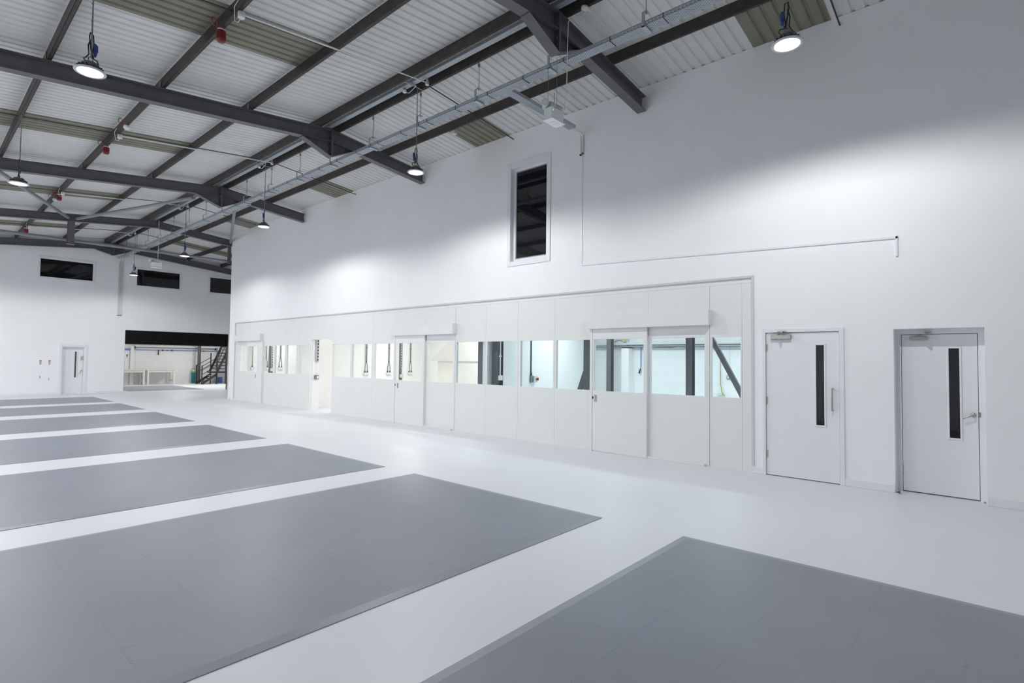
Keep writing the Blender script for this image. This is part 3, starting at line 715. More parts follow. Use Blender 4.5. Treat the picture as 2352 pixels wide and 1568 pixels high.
while yk < 28.5:
    m = MB()
    m.box(TX0 - 0.014, TX0 - 0.006, yk - 0.022, yk + 0.022, TZ - 0.02, TZ + 0.175)
    m.prism([(TX0 - 0.014, TZ + 0.175), (TX0 - 0.006, TZ + 0.168), (-2.385, TZ + 0.212), (-2.31, TZ + 0.212), (-2.31, TZ + 0.22), (-2.39, TZ + 0.22)], yk - 0.022, yk + 0.022, 1)
    m.box(TX0 - 0.014, TX1 + 0.03, yk - 0.03, yk + 0.03, TZ - 0.022, TZ - 0.003)
    h = m.build('hanger', M['galv'], ct); h['_w'] = list(wloc(ct))
    near = min(abs(yk - q) for q in FY)
    MB().tube([(-2.355, yk, TZ + 0.19), (-2.355, yk, rtop(-2.36) + 0.02)], 0.006, 6).box(-2.373, -2.345, yk - 0.012, yk + 0.012, rtop(-2.36) - 0.06, rtop(-2.36) - 0.002).build('rod', M['wire'], h)
    yk += 1.52
yk = 2.2
while yk < 16:
    MB().box(TX0 - 0.006, TX0 - 0.002, yk, yk + 0.008, TZ - 0.004, TZ + 0.06).box(TX0 - 0.004, TX1, yk, yk + 0.008, TZ - 0.006, TZ - 0.002).build('cable_tie', M['rubber'], ct); yk += 0.76
st = thing('side_tray', 'short slotted cable tray branching to the long wall above the tall window', 'cable tray', (-1.3, 5.76, 5.95))
build_uv(tray_mesh(0, TX1 + 0.012, -0.40, 5.68, 5.83, 5.975), 'tray_channel', M['tray'], st)
MB().tube([(-0.98, 5.75, 5.98), (-0.98, 5.75, rtop(-0.98) + 0.01)], 0.006, 6).build('rod', M['wire'], st)
MB().box(TX1 + 0.02, -0.42, 5.69, 5.82, 5.984, 5.994).build('cable', M['bcable'], st)
wc = thing('wall_conduit', 'white conduits bending off the short tray down onto the long wall', 'conduit', (-0.02, 5.80, 5.63))
for dy in (-0.022, 0.022):
    MB().tube([(-0.42, 5.76 + dy, 5.99), (-0.20, 5.78 + dy, 6.00)] + arc((-0.12, 5.80 + dy, 5.91), 0.09, math.pi / 2, 0, 5) + [(-0.03, 5.80 + dy, 5.86), (-0.02, 5.80 + dy, 5.63)], 0.018, 10).build('pipe', M['plastic'], wc)
MB().box(-0.04, 0, 5.765, 5.785, 5.62, 5.65).box(-0.035, 0, 5.815, 5.845, 5.60, 5.63).build('cut_end', M['rod'], wc)
tk = thing('wall_trunking', 'slim white painted trunking stepping along the long white wall', 'trunking', (-0.01, 3.4, 3.3))
MB().box(-0.012, 0, 5.787, 5.815, 3.47, 5.60, 0.002).build('upright_run', M['trim'], tk)
MB().prism([(5.815, 3.470), (5.815, 3.498), (0.86, 3.322), (0.86, 3.294)], -0.020, 0, 0).build('level_run', M['trim'], tk)
MB().box(-0.020, 0, 0.86, 0.885, 3.06, 3.33, 0.002).build('drop_run', M['trim'], tk)

# vertical tray on the far wall
vt = thing('upright_tray', 'white slotted cable tray running down the far wall', 'cable tray', (-2.22, YF, 3.43))
mb = MB(); P = [(-2.30, YF - 0.05), (-2.30, YF - 0.012), (-2.145, YF - 0.012), (-2.145, YF - 0.05)]
vs = [(x, y, z) for z in (3.45, 5.86) for x, y in P]; dd = [0, .038, .193, .231]
mb.add(vs, [(i, i + 1, 5 + i, 4 + i) for i in range(3)]); mb.uvd = [(0, q) for q in dd] + [(2.41, q) for q in dd]
build_uv(mb, 'tray_channel', M['wtray'], vt)
MB().tube([(-2.24, YF - 0.03, 3.5), (-2.24, YF - 0.03, 5.85)], 0.01, 6).tube([(-2.20, YF - 0.03, 3.5), (-2.20, YF - 0.03, 5.85)], 0.01, 6).build('cables', M['plastic'], vt)
for x in (-2.27, -2.20):
    MB().tube([(x, YF - 0.03, 5.80), (x, YF - 0.04, 5.90), (x, YF - 0.10, 5.96), (x - 0.03, YF - 0.25, 5.965)], 0.02, 8).build('bend', M['plastic'], vt)
MB().box(-2.31, -2.14, YF - 0.05, YF - 0.01, 3.425, 3.45).build('end_clip', M['gcable'], vt)

# ------------------------------------------------------------------ high-bay lamps
lamp_lab = ['bright round high-bay lamp, nearest of the left row, in front of the second frame', 'bright round high-bay lamp of the left row, low in front of the third frame',
            'bright round high-bay lamp nearest the camera, high at the right before the long wall', 'bright round high-bay lamp by the wall end of the second frame',
            'bright round high-bay lamp between the third frame and the long wall', 'bright round high-bay lamp by the level tube before the far wall', 'small far high-bay lamp left of the far wall window']
def high_bay(x, y, z, label, turn):
    e = thing('high_bay_lamp', label, 'lamp', (x, y, z), 'high-bay lamps')
    MB().lathe([(0.0, 0.0), (0.120, 0.0), (0.121, 0.004), (0.0, 0.004)], (x, y, z), 32).build('lens', M['lens'], e)
    MB().lathe([(0.124, -0.003), (0.150, -0.003), (0.153, 0.004), (0.150, 0.012), (0.124, 0.016), (0.124, -0.003)], (x, y, z), 32, 2, True, False).build('rim', M['gplastic'], e)
    m = MB().lathe([(0.128, 0.014), (0.120, 0.030), (0.085, 0.040), (0.078, 0.095), (0.070, 0.105), (0.0, 0.106)], (x, y, z), 28)
    for q in range(18):
        w = 2 * math.pi * q / 18; c, s_ = math.cos(w), math.sin(w)
        m.obox((x + 0.07 * c, y + 0.07 * s_, z + 0.055), (x + 0.122 * c, y + 0.122 * s_, z + 0.040), 0.005, 0.036)
    m.build('heat_sink', M['steel'], e)
    c, s_ = math.cos(turn), math.sin(turn)
    m = MB().tube([(x, y, z + 0.10), (x, y, z + 0.125)], 0.012, 8)
    m.tube([(x + 0.026 * math.cos(a) * c, y + 0.026 * math.cos(a) * s_, z + 0.150 + 0.026 * math.sin(a)) for a in [2 * math.pi * k / 12 for k in range(13)]], 0.005, 6)
    m.build('eye_hook', M['steel'], e)
    m = MB()
    pts = [(0.05, 0.10), (0.085, 0.13), (0.07, 0.165), (0.035, 0.17), (0.012, 0.22), (0.03, 0.33), (0.02, 0.44), (-0.012, 0.455), (-0.02, 0.40), (0.0, 0.27), (0.015, 0.17)]
    m.tube([(x + a * c, y + a * s_, z + b) for a, b in pts], 0.007, 6)
    pts = [(-0.05, 0.10), (-0.075, 0.13), (-0.05, 0.15), (-0.02, 0.20), (-0.03, 0.30), (-0.01, 0.37)]
    m.tube([(x + a * c, y + a * s_, z + b) for a, b in pts], 0.007, 6)
    m.build('cable', M['bcable'], e)
    px, py = x + 0.045 * c, y + 0.045 * s_
    m = MB().tube([(px, py, z + 0.20), (px, py, z + 0.24), (px + 0.003, py, z + 0.26)], [0.012, 0.02, 0.02], 10)
    m.tube([(px + 0.003, py, z + 0.262), (px, py, z + 0.33), (px - 0.01, py, z + 0.35)], [0.026, 0.026, 0.014], 10)
    m.build('plug', M['blue'], e)
    zt = 6.568 if x > -5 else rtop(x)
    m = MB().tube([(x, y, z + 0.175), (x, y, zt)], 0.0035, 6)
    m.tube([(x + 0.006, y, z + 0.176), (x + 0.008, y, z + 0.5), (x + 0.005, y, zt)], 0.005, 6)
    for q in (0.35, 0.6, 0.85): m.box(x - 0.008, x + 0.012, y - 0.006, y + 0.006, z + 0.3 + q * (zt - z - 0.4), z + 0.315 + q * (zt - z - 0.4))
    m.build('suspension_wire', M['wire'], e)
    if x > -5: MB().box(-2.845, -2.385, y - 0.015, y + 0.015, 6.5650, 6.5720).build('hanger_bar', M['wire'], e)
for i, q in enumerate(LAMPS): high_bay(*q, lamp_lab[i], 0.4 + 0.9 * i)

# ------------------------------------------------------------------ emergency twin-spot lights
def twin_spot(x0, y0, z0, label, zw, w, h, d):
    e = thing('emergency_light', label, 'emergency light', (x0 + w / 2, y0 + d / 2, z0), 'emergency twin-spot lights')
    MB().box(x0, x0 + w, y0, y0 + d, z0 + 0.016, z0 + h, 0.008).build('box', M['plastic'], e)
    m = MB().box(x0 - 0.010, x0 + w + 0.010, y0 - 0.016, y0 + d + 0.008, z0, z0 + 0.016, 0.003)
    for k in (0.34, 0.60): m.box(x0 + k * w, x0 + k * w + 0.045, y0 + 0.03, y0 + 0.10, z0 - 0.007, z0, 0.002)
    m.build('base_plate', M['trim'], e)
    MB().box(x0 + 0.026, x0 + 0.034, y0 - 0.003, y0 + 0.002, z0 + h * 0.66, z0 + h * 0.66 + 0.026).build('indicator', M['led'], e)
    for c, ax, ln in ((Vector((x0 + w * 0.56, y0 + d * 0.45, z0 + h + 0.048)), Vector((1, -0.12, -0.05)).normalized(), 0.115),
                      (Vector((x0 - 0.01, y0 + d * 0.75, z0 + h + 0.040)), Vector((-0.75, -0.62, 0.05)).normalized(), 0.07)):
        hd = MB().tube([c - ax * ln, c - ax * ln * 0.9, c - ax * 0.02, c - ax * 0.012, c + ax * 0.012, c + ax * 0.02, c + ax * ln * 0.95, c + ax * ln],
                       [0.038, 0.046, 0.046, 0.036, 0.036, 0.050, 0.053, 0.051], 16).tube([c - Vector((0, 0, 0.05)), c], 0.011, 8).build('lamp_head', M['gplastic'], e)
        hd['_w'] = list(wloc(e))
        MB().tube([c + ax * ln * 1.001, c + ax * (ln + 0.003)], [0.042, 0.040], 16).build('lamp_glass', M['signw'], hd)
    m = MB()
    for k in (0.035, w - 0.05): m.tube([(x0 + k, y0 + d - 0.05, z0 + h - 0.01), (x0 + k, y0 + d - 0.05, zw)], 0.0025, 6)
    m.build('suspension_wire', M['wire'], e)
    return e
e = twin_spot(-2.705, 4.475, 5.0, 'white twin-spot emergency light hung under the nearest portal frame', 6.0, 0.283, 0.182, 0.145)
MB().tube([(-2.46, 4.44, 5.19), (-2.462, 4.40, 5.6), (-2.45, 4.40, 6.2), (-2.425, 4.41, 6.46), (-2.40, 4.38, 6.545), (-2.35, 4.33, 6.56), (-2.33, 4.25, 6.54), (-2.38, 4.15, 6.53), (-2.43, 4.12, 6.535)], 0.007, 6).build('feed_cable', M['plastic'], e)
MB().lathe([(0.0, -0.05), (0.045, -0.045), (0.047, 0.0), (0.03, 0.01), (0, 0.01)], (-2.45, 4.12, 6.55), 14).box(-2.45, -2.34, 4.08, 4.11, 6.525, 6.555).build('ceiling_rose', M['plastic'], e)
e = twin_spot(-2.72, 22.45, 4.835, 'white twin-spot emergency light hung before the far wall', 6.585, 0.315, 0.195, 0.145)
MB().tube([(-2.52, 22.56, 5.02), (-2.52, 22.56, 5.7), (-2.52, 22.56, 6.585)], 0.008, 6).build('feed_cable', M['plastic'], e)

# ------------------------------------------------------------------ fire alarm devices on the second purlin
def cable_loop(mb, x, y, z, r):
    pts = [(x - 0.02, y, z)]
    for k in range(11):
        w = -0.6 + k * 0.52; pts.append((x - 0.035 - 0.10 * (1 - math.cos(w)) * 0.5, y - 0.02 - r * 0.9 * math.sin(w * 0.5), z + 0.03 + r * math.sin(w) * 0.6))
    return mb.tube(pts, 0.006, 6)
def sounder(x, y, z, s_, label):
    e = thing('alarm_sounder', label, 'alarm sounder', (x, y, z), 'red fire alarm sounders')
    MB().lathe([(0.045 * s_, 0.0), (0.048 * s_, -0.02 * s_), (0.048 * s_, -0.022 * s_)], (x, y, z), 18).build('base', M['plastic'], e)
    MB().lathe([(0.052 * s_, -0.022 * s_), (0.054 * s_, -0.04 * s_), (0.054 * s_, -0.115 * s_), (0.044 * s_, -0.15 * s_), (0.0, -0.152 * s_)], (x, y, z), 18).build('horn', M['red'], e)
    cable_loop(MB(), x - 0.03, y, z - 0.01, 0.10).build('cable', M['redc'], e)
sounder(-5.725, 8.02, rtop(-5.72) - 0.0, 1.15, 'red fire alarm sounder on the purlin at the top left, nearest')
sounder(-5.725, 14.5, rtop(-5.72) - 0.0, 1.1, 'red fire alarm sounder beside the white junction box beyond the second frame')
sounder(-5.725, 19.90, rtop(-5.72) - 0.0, 1.15, 'red fire alarm sounder above the left lamp, beyond the third frame')
sounder(-5.725, 26.2, rtop(-5.72) - 0.0, 1.25, 'red fire alarm sounder farthest away, beyond the drop post')
def detector(x, y, label):
    z = rtop(x)
    e = thing('smoke_detector', label, 'smoke detector', (x, y, z), 'smoke detectors')
    MB().lathe([(0.050, 0.0), (0.052, -0.025), (0.050, -0.028)], (x, y, z), 18).build('base', M['plastic'], e)
    MB().lathe([(0.060, -0.028), (0.062, -0.042), (0.052, -0.060), (0.036, -0.078), (0.0, -0.082)], (x, y, z), 18).build('sensor_head', M['plastic'], e)
    cable_loop(MB(), x - 0.03, y, z, 0.09).build('cable', M['redc'], e)
detector(-5.725, 12.85, 'white smoke detector with a red cable loop beyond the second frame')
detector(-5.725, 20.55, 'white smoke detector hanging beyond the third frame')
solo('junction_box', MB().box(-1.09, -0.99, 8.27, 8.38, rtop(-1.05) - 0.07, rtop(-1.05), 0.008), M['gplastic'], 'small grey box under the purlin next to the long wall', 'box')

# ------------------------------------------------------------------ floor mats
mat_lab = ['grey tiled rubber mat nearest the camera, at the lower right', 'second grey tiled rubber mat, the largest in view', 'third grey tiled rubber mat from the camera', 'fourth grey tiled rubber mat from the camera',
           'fifth grey tiled rubber mat from the camera', 'sixth grey tiled rubber mat from the camera', 'seventh grey tiled rubber mat, closest to the far wall']
def floor_mat(x0, x1, y0, y1, label, group='tiled floor mats', b=0.075, h=0.014):
    e = thing('floor_mat', label, 'floor mat', (x1 - b, y1 - b, 0), group)
    MB().box(x0 + b, x1 - b, y0 + b, y1 - b, 0.0, h).build('tile_surface', M['mat'], e)
    o = [(x0, y0), (x1, y0), (x1, y1), (x0, y1)]; n_ = [(x0 + b, y0 + b), (x1 - b, y0 + b), (x1 - b, y1 - b), (x0 + b, y1 - b)]
    vs = [(x, y, 0) for x, y in o] + [(x, y, 0.005) for x, y in o] + [(x, y, h) for x, y in n_]
    fs = []
    for i in range(4): j = (i + 1) % 4; fs += [(i, j, 4 + j, 4 + i), (4 + i, 4 + j, 8 + j, 8 + i)]
    MB().add(vs, fs).build('edge_ramp', M['mate'], e)
for i, (y0, y1) in enumerate(((-0.96, 2.19), (3.07, 6.22), (6.92, 10.07), (11.03, 14.17), (15.18, 18.40), (19.52, 22.40), (23.48, 26.60))):
    xe = [-3.58, -3.60, -3.60, -3.585, -3.55, -3.515, -3.49][i]
    floor_mat(xe - 5.15, xe, y0, y1, mat_lab[i])

# ------------------------------------------------------------------ rooms behind the partition
struct('ceiling_rooms', MB().box(0.3, 5.7, -1.2, 22.36, 2.97, 3.05), M['plaster'], 'white ceiling of the rooms behind the partition', 'ceiling')
struct('wall_rooms', MB().box(4.4, 4.55, -1.2, 8.35, 0, 2.97), M['block'], 'white blockwork back wall of the blue lit room', 'wall')
struct('wall_rooms_side', MB().box(0.3, 4.4, -1.35, -1.2, 0, 2.97), M['plaster'], 'white near side wall of the blue lit room', 'wall')
struct('wall_rooms_cross', MB().box(0.085, 4.4, 8.36, 8.50, 0, 2.955), M['plaster'], 'smooth white cross wall between the blue and the cream room', 'wall')
struct('wall_rooms_cream', MB().box(5.55, 5.7, 8.5, 22.36, 0, 2.97), M['plaster'], 'white back wall of the cream room', 'wall')
struct('wall_rooms_store', MB().box(0.45, 5.55, 17.02, 17.15, 0, 2.97).box(0.085, 0.33, 16.10, 16.17, 0, 2.95).box(0.085, 0.45, 17.02, 17.15, 0, 2.95), M['plaster'], 'white store wall seen through the open doorway', 'wall')
struct('wall_rooms_far', MB().box(0.085, 0.3, 22.30, 22.36, 0, 2.95).box(0.3, 5.55, 22.30, 22.36, 0, 2.97), M['plaster'], 'white end wall of the far room behind the partition', 'wall')
# stair bulkhead in the cream room
bh = MB().prism([(12.63, 1.61), (11.80, 2.14), (10.60, 2.92), (8.5, 2.92), (8.5, 1.61)], 2.0, 5.5, 0)
struct('trim_10', bh, M['cream'], 'cream boxed underside of a stair seen through the middle sliding door', 'bulkhead')
struct('trim_11', MB().box(2.04, 5.5, 8.5, 12.30, 0, 1.61), M['cream'], 'cream wall below the boxed stair', 'wall')
struct('trim_12', MB().box(4.15, 4.4, 7.11, 7.33, 0, 2.0), M['plaster'], 'white boxed pier on the blockwork wall', 'pier')

def column(x, y, w, d, label, along='x'):
    m = MB(); t = 0.012
    m.box(x - w / 2, x - w / 2 + t, y - d / 2, y + d / 2, 0, 2.965).box(x + w / 2 - t, x + w / 2, y - d / 2, y + d / 2, 0, 2.965).box(x - w / 2 + t, x + w / 2 - t, y - 0.006, y + 0.006, 0, 2.965)
    e = thing('steel_column', label, 'column', (x, y, 0), 'steel columns behind the partition')
    m.build('shaft', M['steel'], e); MB().box(x - w / 2 - 0.04, x + w / 2 + 0.04, y - d / 2 - 0.02, y + d / 2 + 0.02, 0, 0.015).build('base_plate', M['steel'], e)
column(0.30, 8.70, 0.17, 0.165, 'dark steel column at the right edge of the cream room pane')
column(0.30, 8.23, 0.17, 0.165, 'dark steel column carrying a white switch box')
column(1.0, 6.30, 0.15, 0.13, 'dark steel column left of the near sliding door with a brace at its foot')
column(4.0, 7.58, 0.16, 0.13, 'dark steel column seen through the left half of the near sliding door')
column(2.0, 4.51, 0.16, 0.125, 'dark steel column seen through the right half of the near sliding door')
for p, q, l in (((2.0, 2.97, 0.04), (2.0, 4.42, 2.78), 'dark slanting steel brace behind the last pane at the right'), ((1.0, 6.88, 0.02), (1.0, 6.36, 1.42), 'dark slanting steel brace at the foot of a column left of the near sliding door')):
    e = thing('steel_brace', l, 'brace', p); MB().obox(p, q, 0.09, 0.07, (1, 0, 0)).build('angle_bar', M['steel'], e)
    d = (Vector(q) - Vector(p)).normalized(); MB().obox(Vector(q), Vector(q) + d * 0.12, 0.012, 0.11, (1, 0, 0)).build('end_tab', M['steel'], e)

# white switch box and conduit on the column, isolator on the smooth wall
e = thing('switch_box', 'white switch box with an upright white conduit on a dark column', 'switch', (0.23, 8.1, 1.2))
MB().box(0.21, 0.31, 8.085, 8.14, 1.20, 1.31, 0.006).build('box', M['plastic'], e); MB().tube([(0.26, 8.125, 1.31), (0.26, 8.125, 2.96)], 0.014, 8).box(0.235, 0.285, 8.11, 8.145, 1.72, 1.75).build('conduit', M['plastic'], e)
e = thing('isolator_switch', 'grey isolator switch with red and yellow knob on the pale blue wall', 'switch', (1.62, 8.32, 1.12))
MB().box(1.575, 1.64, 8.31, 8.36, 1.115, 1.275, 0.004).build('gland_box', M['gcable'], e)
MB().box(1.64, 1.79, 8.27, 8.36, 1.12, 1.275, 0.008).build('box', M['gplastic'], e)
k = MB().lathe([(0.042, 0), (0.042, -0.012), (0, -0.013)], (1.735, 8.27, 1.20), 20, 1).build('dial', M['yellow'], e); k['_w'] = list(wloc(e))
MB().lathe([(0.028, -0.012), (0.026, -0.045), (0, -0.047)], (1.735, 8.27, 1.20), 16, 1).box(1.728, 1.742, 8.212, 8.225, 1.165, 1.235).build('knob', M['red'], k)
MB().tube([(1.607, 8.34, 1.275), (1.607, 8.34, 1.38)], [0.028, 0.012], 10).tube([(1.607, 8.345, 1.36), (1.607, 8.345, 2.96)], 0.013, 8).build('cable', M['bcable'], e)

# services on the blockwork wall
e = thing('dado_trunking', 'white square trunking along the top of the blockwork wall', 'trunking', (4.35, 3, 2.09))
MB().box(4.33, 4.398, -1.2, 7.28, 2.095, 2.175, 0.003).build('trunking_body', M['plastic'], e); MB().box(4.325, 4.398, 7.28, 8.355, 2.085, 2.155, 0.003).build('trunking_end', M['plastic'], e)
e = thing('wire_tray', 'narrow grey cable tray with loose cables under the white trunking', 'cable tray', (4.3, 3, 2.03))
MB().box(4.22, 4.398, -1.2, 8.3, 2.035, 2.042).box(4.22, 4.224, -1.2, 8.3, 2.035, 2.065).build('tray_channel', M['galv'], e)
m = MB()
for q, (za, zb_) in enumerate(((2.06, 2.02), (2.055, 2.0), (2.065, 2.03), (2.05, 1.985))):
    m.tube([(4.24 + 0.02 * q, yy, (za if (yy * 1.7 + q) % 2 < 1.1 else (za + zb_) / 2) - 0.012 * math.sin(yy * 1.3 + q)) for yy in [-1.0 + 0.35 * k for k in range(22 + q)]], 0.008, 6)
m.build('loose_cables', M['gcable'], e)
MB().tube([(4.22, yy, 2.04 + 0.012 * math.sin(yy * 2)) for yy in [-1.0 + 0.3 * k for k in range(15)]], 0.012, 6).build('blue_cable', M['bluep'], e)
e = thing('wall_unit', 'grey box with a yellow label on top of the white trunking', 'box', (4.36, 7.32, 2.18))
MB().box(4.33, 4.398, 7.24, 7.40, 2.176, 2.27, 0.005).build('box', M['gplastic'], e); MB().box(4.327, 4.33, 7.27, 7.34, 2.21, 2.245).build('yellow_label', M['yellow'], e)
MB().tube([(4.36, 7.40, 2.20), (4.35, 7.50, 2.235), (4.35, 7.58, 2.22), (4.36, 7.68, 2.18)], 0.008, 6).build('cable', M['gcable'], e)
e = thing('air_hose', 'blue air hose hanging on the blockwork wall with a black nozzle', 'hose', (4.3, 6.88, 1.35))
MB().tube([(4.37, 6.87, 2.03), (4.37, 6.87, 1.54), (4.36, 6.875, 1.46)], 0.011, 8).build('pipe', M['bluep'], e)
MB().tube([(4.36, 6.875, 1.465), (4.35, 6.89, 1.41), (4.34, 6.905, 1.34)], [0.016, 0.02, 0.026], 8).build('nozzle', M['rubber'], e)
e = thing('earth_cable', 'green and yellow cable hanging to a fitting behind the last pane', 'cable', (4.37, 4.78, 0.88))
MB().tube([(4.38, 4.787, 1.95), (4.38, 4.787, 1.45)], 0.006, 6).build('conduit', M['gcable'], e)
MB().tube([(4.38, 4.787, 1.45), (4.37, 4.78, 1.15), (4.36, 4.745, 0.95), (4.36, 4.68, 0.86)], 0.010, 6).build('cable', M['yg'], e)
MB().box(4.33, 4.398, 4.74, 4.86, 0.86, 0.90, 0.006).build('fitting', M['gplastic'], e)
e = thing('double_socket', 'grey metal double socket below a white conduit behind the last pane', 'socket', (4.38, 4.57, 1.265))
MB().box(4.365, 4.398, 4.495, 4.64, 1.262, 1.345, 0.004).build('plate', M['alu'], e); MB().box(4.36, 4.365, 4.585, 4.615, 1.285, 1.325).box(4.36, 4.365, 4.52, 4.55, 1.285, 1.325).build('outlets', M['signw'], e)
MB().tube([(4.388, 4.58, 1.345), (4.388, 4.58, 2.03)], 0.008, 6).build('conduit', M['plastic'], e)

# twin sockets with hanging cables in the cream rooms
def socket(x, y, z, label, two=True, group='hanging cable sockets'):
    """on a wall facing -y"""
    e = thing('cable_socket', label, 'socket', (x, y, z), group)
    w = 0.10 if two else 0.065
    MB().box(x - w, x + w, y - 0.05, y, z - 0.055, z + 0.055, 0.006).build('socket_box', M['gplastic'], e)
    k = MB()
    for dx in ((-0.05, 0.05) if two else (0,)): k.box(x + dx - 0.032, x + dx + 0.032, y - 0.056, y - 0.05, z - 0.03, z + 0.035, 0.004)
    k.build('outlet_cover', M['signw'], e)
    m, c = MB(), MB()
    for s_ in ((-1, 1) if two else (0,)):
        m.tube([(x + 0.055 * s_, y - 0.035, z + 0.055), (x + 0.055 * s_, y - 0.035, z + 0.12)], [0.026, 0.012], 8)
        c.tube([(x + 0.055 * s_, y - 0.035, z + 0.10), (x + 0.05 * s_, y - 0.04, z + 0.25), (x + 0.012 * s_, y - 0.04, z + 0.45), (x + 0.018 * s_, y - 0.04, z + 0.9), (x + 0.022 * s_, y - 0.04, 2.93)], 0.012, 6)
    m.build('gland', M['rubber'], e); c.build('cable', M['gcable'], e)
    if two:
        t = MB()
        for q in (0.45, 0.95, 1.3): t.box(x - 0.03, x + 0.03, y - 0.055, y - 0.02, z + q, z + q + 0.015)
        t.build('cable_tie', M['rubber'], e)
YS = 17.02
socket(2.66, YS, 1.085, 'twin cable socket, first right of the open doorway')
socket(3.65, YS, 1.085, 'twin cable socket, second right of the open doorway')
socket(4.66, YS, 1.085, 'twin cable socket behind the middle sliding door')
YE = 22.30
socket(1.37, YE, 1.185, 'twin cable socket just right of the far sliding door')
socket(1.97, YE, 1.185, 'twin cable socket in the second pane right of the far sliding door')
socket(0.82, YE, 1.20, 'single cable socket behind the far sliding door', False)
def wall_tray(x, y, z0, label, zsw, colour=True):
    e = thing('drop_tray', label, 'cable tray', (x, y, z0), 'drop trays with switches')
    if colour: MB().box(x - 0.12, x + 0.06, y - 0.012, y, 0.0, 2.95).build('steel_post', M['steel'], e)
    MB().box(x - 0.03, x + 0.05, y - 0.045, y - 0.013, z0, 2.93).build('tray_channel', M['galv'], e)
    m = MB()
    for q in range(14): m.box(x - 0.005, x + 0.025, y - 0.048, y - 0.045, z0 + 0.05 + q * 0.1, z0 + 0.10 + q * 0.1)
    m.build('tray_slots', M['rubber'], e)
    MB().box(x - 0.06, x + 0.09, y - 0.07, y - 0.012, zsw, zsw + 0.13, 0.006).build('switch', M['gplastic'], e)
    MB().tube([(x, y - 0.04, z0), (x - 0.02, y - 0.05, z0 - 0.1), (x + 0.015, y - 0.05, zsw + 0.13)], 0.008, 6).build('flex', M['gplastic'], e)
wall_tray(4.22, YS, 1.28, 'dark steel post with cable tray and switch behind the middle sliding door', 0.93)
wall_tray(1.60, YE, 1.38, 'steel post with cable tray and switch right of the far sliding door', 1.07)
# through the open doorway
e = thing('drop_tray', 'galvanised cable tray on the reveal of the open doorway', 'cable tray', (0.25, 16.1, 1.52))
MB().box(0.19, 0.275, 16.06, 16.098, 1.52, 2.94).build('tray_channel', M['galv'], e)
m = MB()
for q in range(13): m.box(0.235, 0.268, 16.055, 16.06, 1.56 + q * 0.1, 1.62 + q * 0.1)
m.build('tray_slots', M['rubber'], e)
MB().tube([(0.24, 16.08, 1.52), (0.22, 16.08, 1.3), (0.25, 16.08, 1.10)], 0.006, 6).build('flex', M['plastic'], e)
e = thing('wall_switch', 'grey switch box on the reveal inside the open doorway', 'switch', (0.24, 16.08, 0.97))
MB().box(0.16, 0.30, 16.05, 16.098, 0.97, 1.10, 0.006).build('box', M['gcable'], e); MB().box(0.225, 0.285, 16.045, 16.05, 0.99, 1.08, 0.004).build('rocker', M['signw'], e)

# ------------------------------------------------------------------ the workshop beyond the roller shutter
YB = 36.95
struct('wall_workshop', MB().box(-6.2, 6.0, YB, YB + 0.2, 0, 2.24), M['block'], 'white blockwork back wall of the workshop beyond the shutter', 'wall')
P = []
x = -6.2
while x < 6.0: P += [(x, 0.0), (x + 0.06, 0.0), (x + 0.075, 0.03), (x + 0.135, 0.03)]; x += 0.15
n = len(P)
struct('wall_workshop_cladding', MB().add([(px, YB + 0.02 + dy, z) for z in (2.24, 3.45) for px, dy in P], [(i, i + 1, n + i + 1, n + i) for i in range(n - 1)]), M['sheet'], 'white ribbed cladding above the workshop blockwork', 'wall')
struct('wall_workshop_left', MB().box(-6.4, -6.2, 29.15, 37.1, 0, 3.45), M['wall'], 'white left wall of the workshop', 'wall')
struct('wall_workshop_right', MB().box(5.9, 6.1, 29.15, 37.1, 0, 3.45), M['wall'], 'white right wall of the workshop', 'wall')
struct('ceiling_workshop', MB().box(-6.4, 6.1, 29.15, 37.1, 3.45, 3.55), M['sheet'], 'white ceiling of the workshop', 'ceiling')
struct('trim_13', MB().box(0.10, 0.27, YB - 0.12, YB, 0, 2.2), M['plaster'], 'white pilaster on the workshop wall', 'pilaster')
floor_mat(-1.58, 1.63, 29.77, 34.36, 'grey tiled rubber mat in the workshop beyond the roller shutter', None)
e = thing('service_duct', 'long white duct along the top of the workshop wall', 'duct', (2, YB - 0.1, 2.16))
MB().box(0.30, 4.7, YB - 0.14, YB - 0.02, 2.17, 2.25, 0.01).build('duct_body', M['plastic'], e); MB().box(0.28, 4.72, YB - 0.15, YB - 0.01, 2.135, 2.168).build('duct_rail', M['gcable'], e)
for x in (0.27, 4.6): MB().box(x, x + 0.055, YB - 0.16, YB - 0.02, 2.06, 2.2, 0.01).build('end_bracket', M['rubber'], e)
e = thing('air_pipe', 'blue compressed air pipe along the workshop wall', 'pipe', (2, YB - 0.06, 2.0))
MB().tube([(-3.0, YB - 0.06, 1.995), (4.75, YB - 0.06, 1.995)], 0.017, 8).tube([(4.75, YB - 0.06, 2.2), (4.75, YB - 0.06, 0.4)], 0.02, 8).box(-3, 0.10, YB - 0.09, YB - 0.03, 1.98, 2.05).build('pipe', M['bluep'], e)
m = MB()
for x in (1.72, 2.2): m.box(x - 0.03, x + 0.03, YB - 0.11, YB - 0.02, 1.955, 2.035, 0.008)
for x in (1.95, 3.95): m.box(x - 0.06, x + 0.06, YB - 0.09, YB - 0.03, 1.975, 2.015, 0.005)
m.build('valves', M['rubber'], e)
m = MB().tube([(1.5, YB - 0.06, 2.02), (1.5, YB - 0.06, 1.78)], [0.028, 0.02], 8).tube([(1.47, YB - 0.08, 1.80), (1.53, YB - 0.05, 1.73)], 0.026, 8).build('drop_tap', M['rubber'], e)
e = thing('wall_panel', 'white wall panel with a small black switch at the left of the workshop', 'panel', (-0.1, YB - 0.03, 0.9))
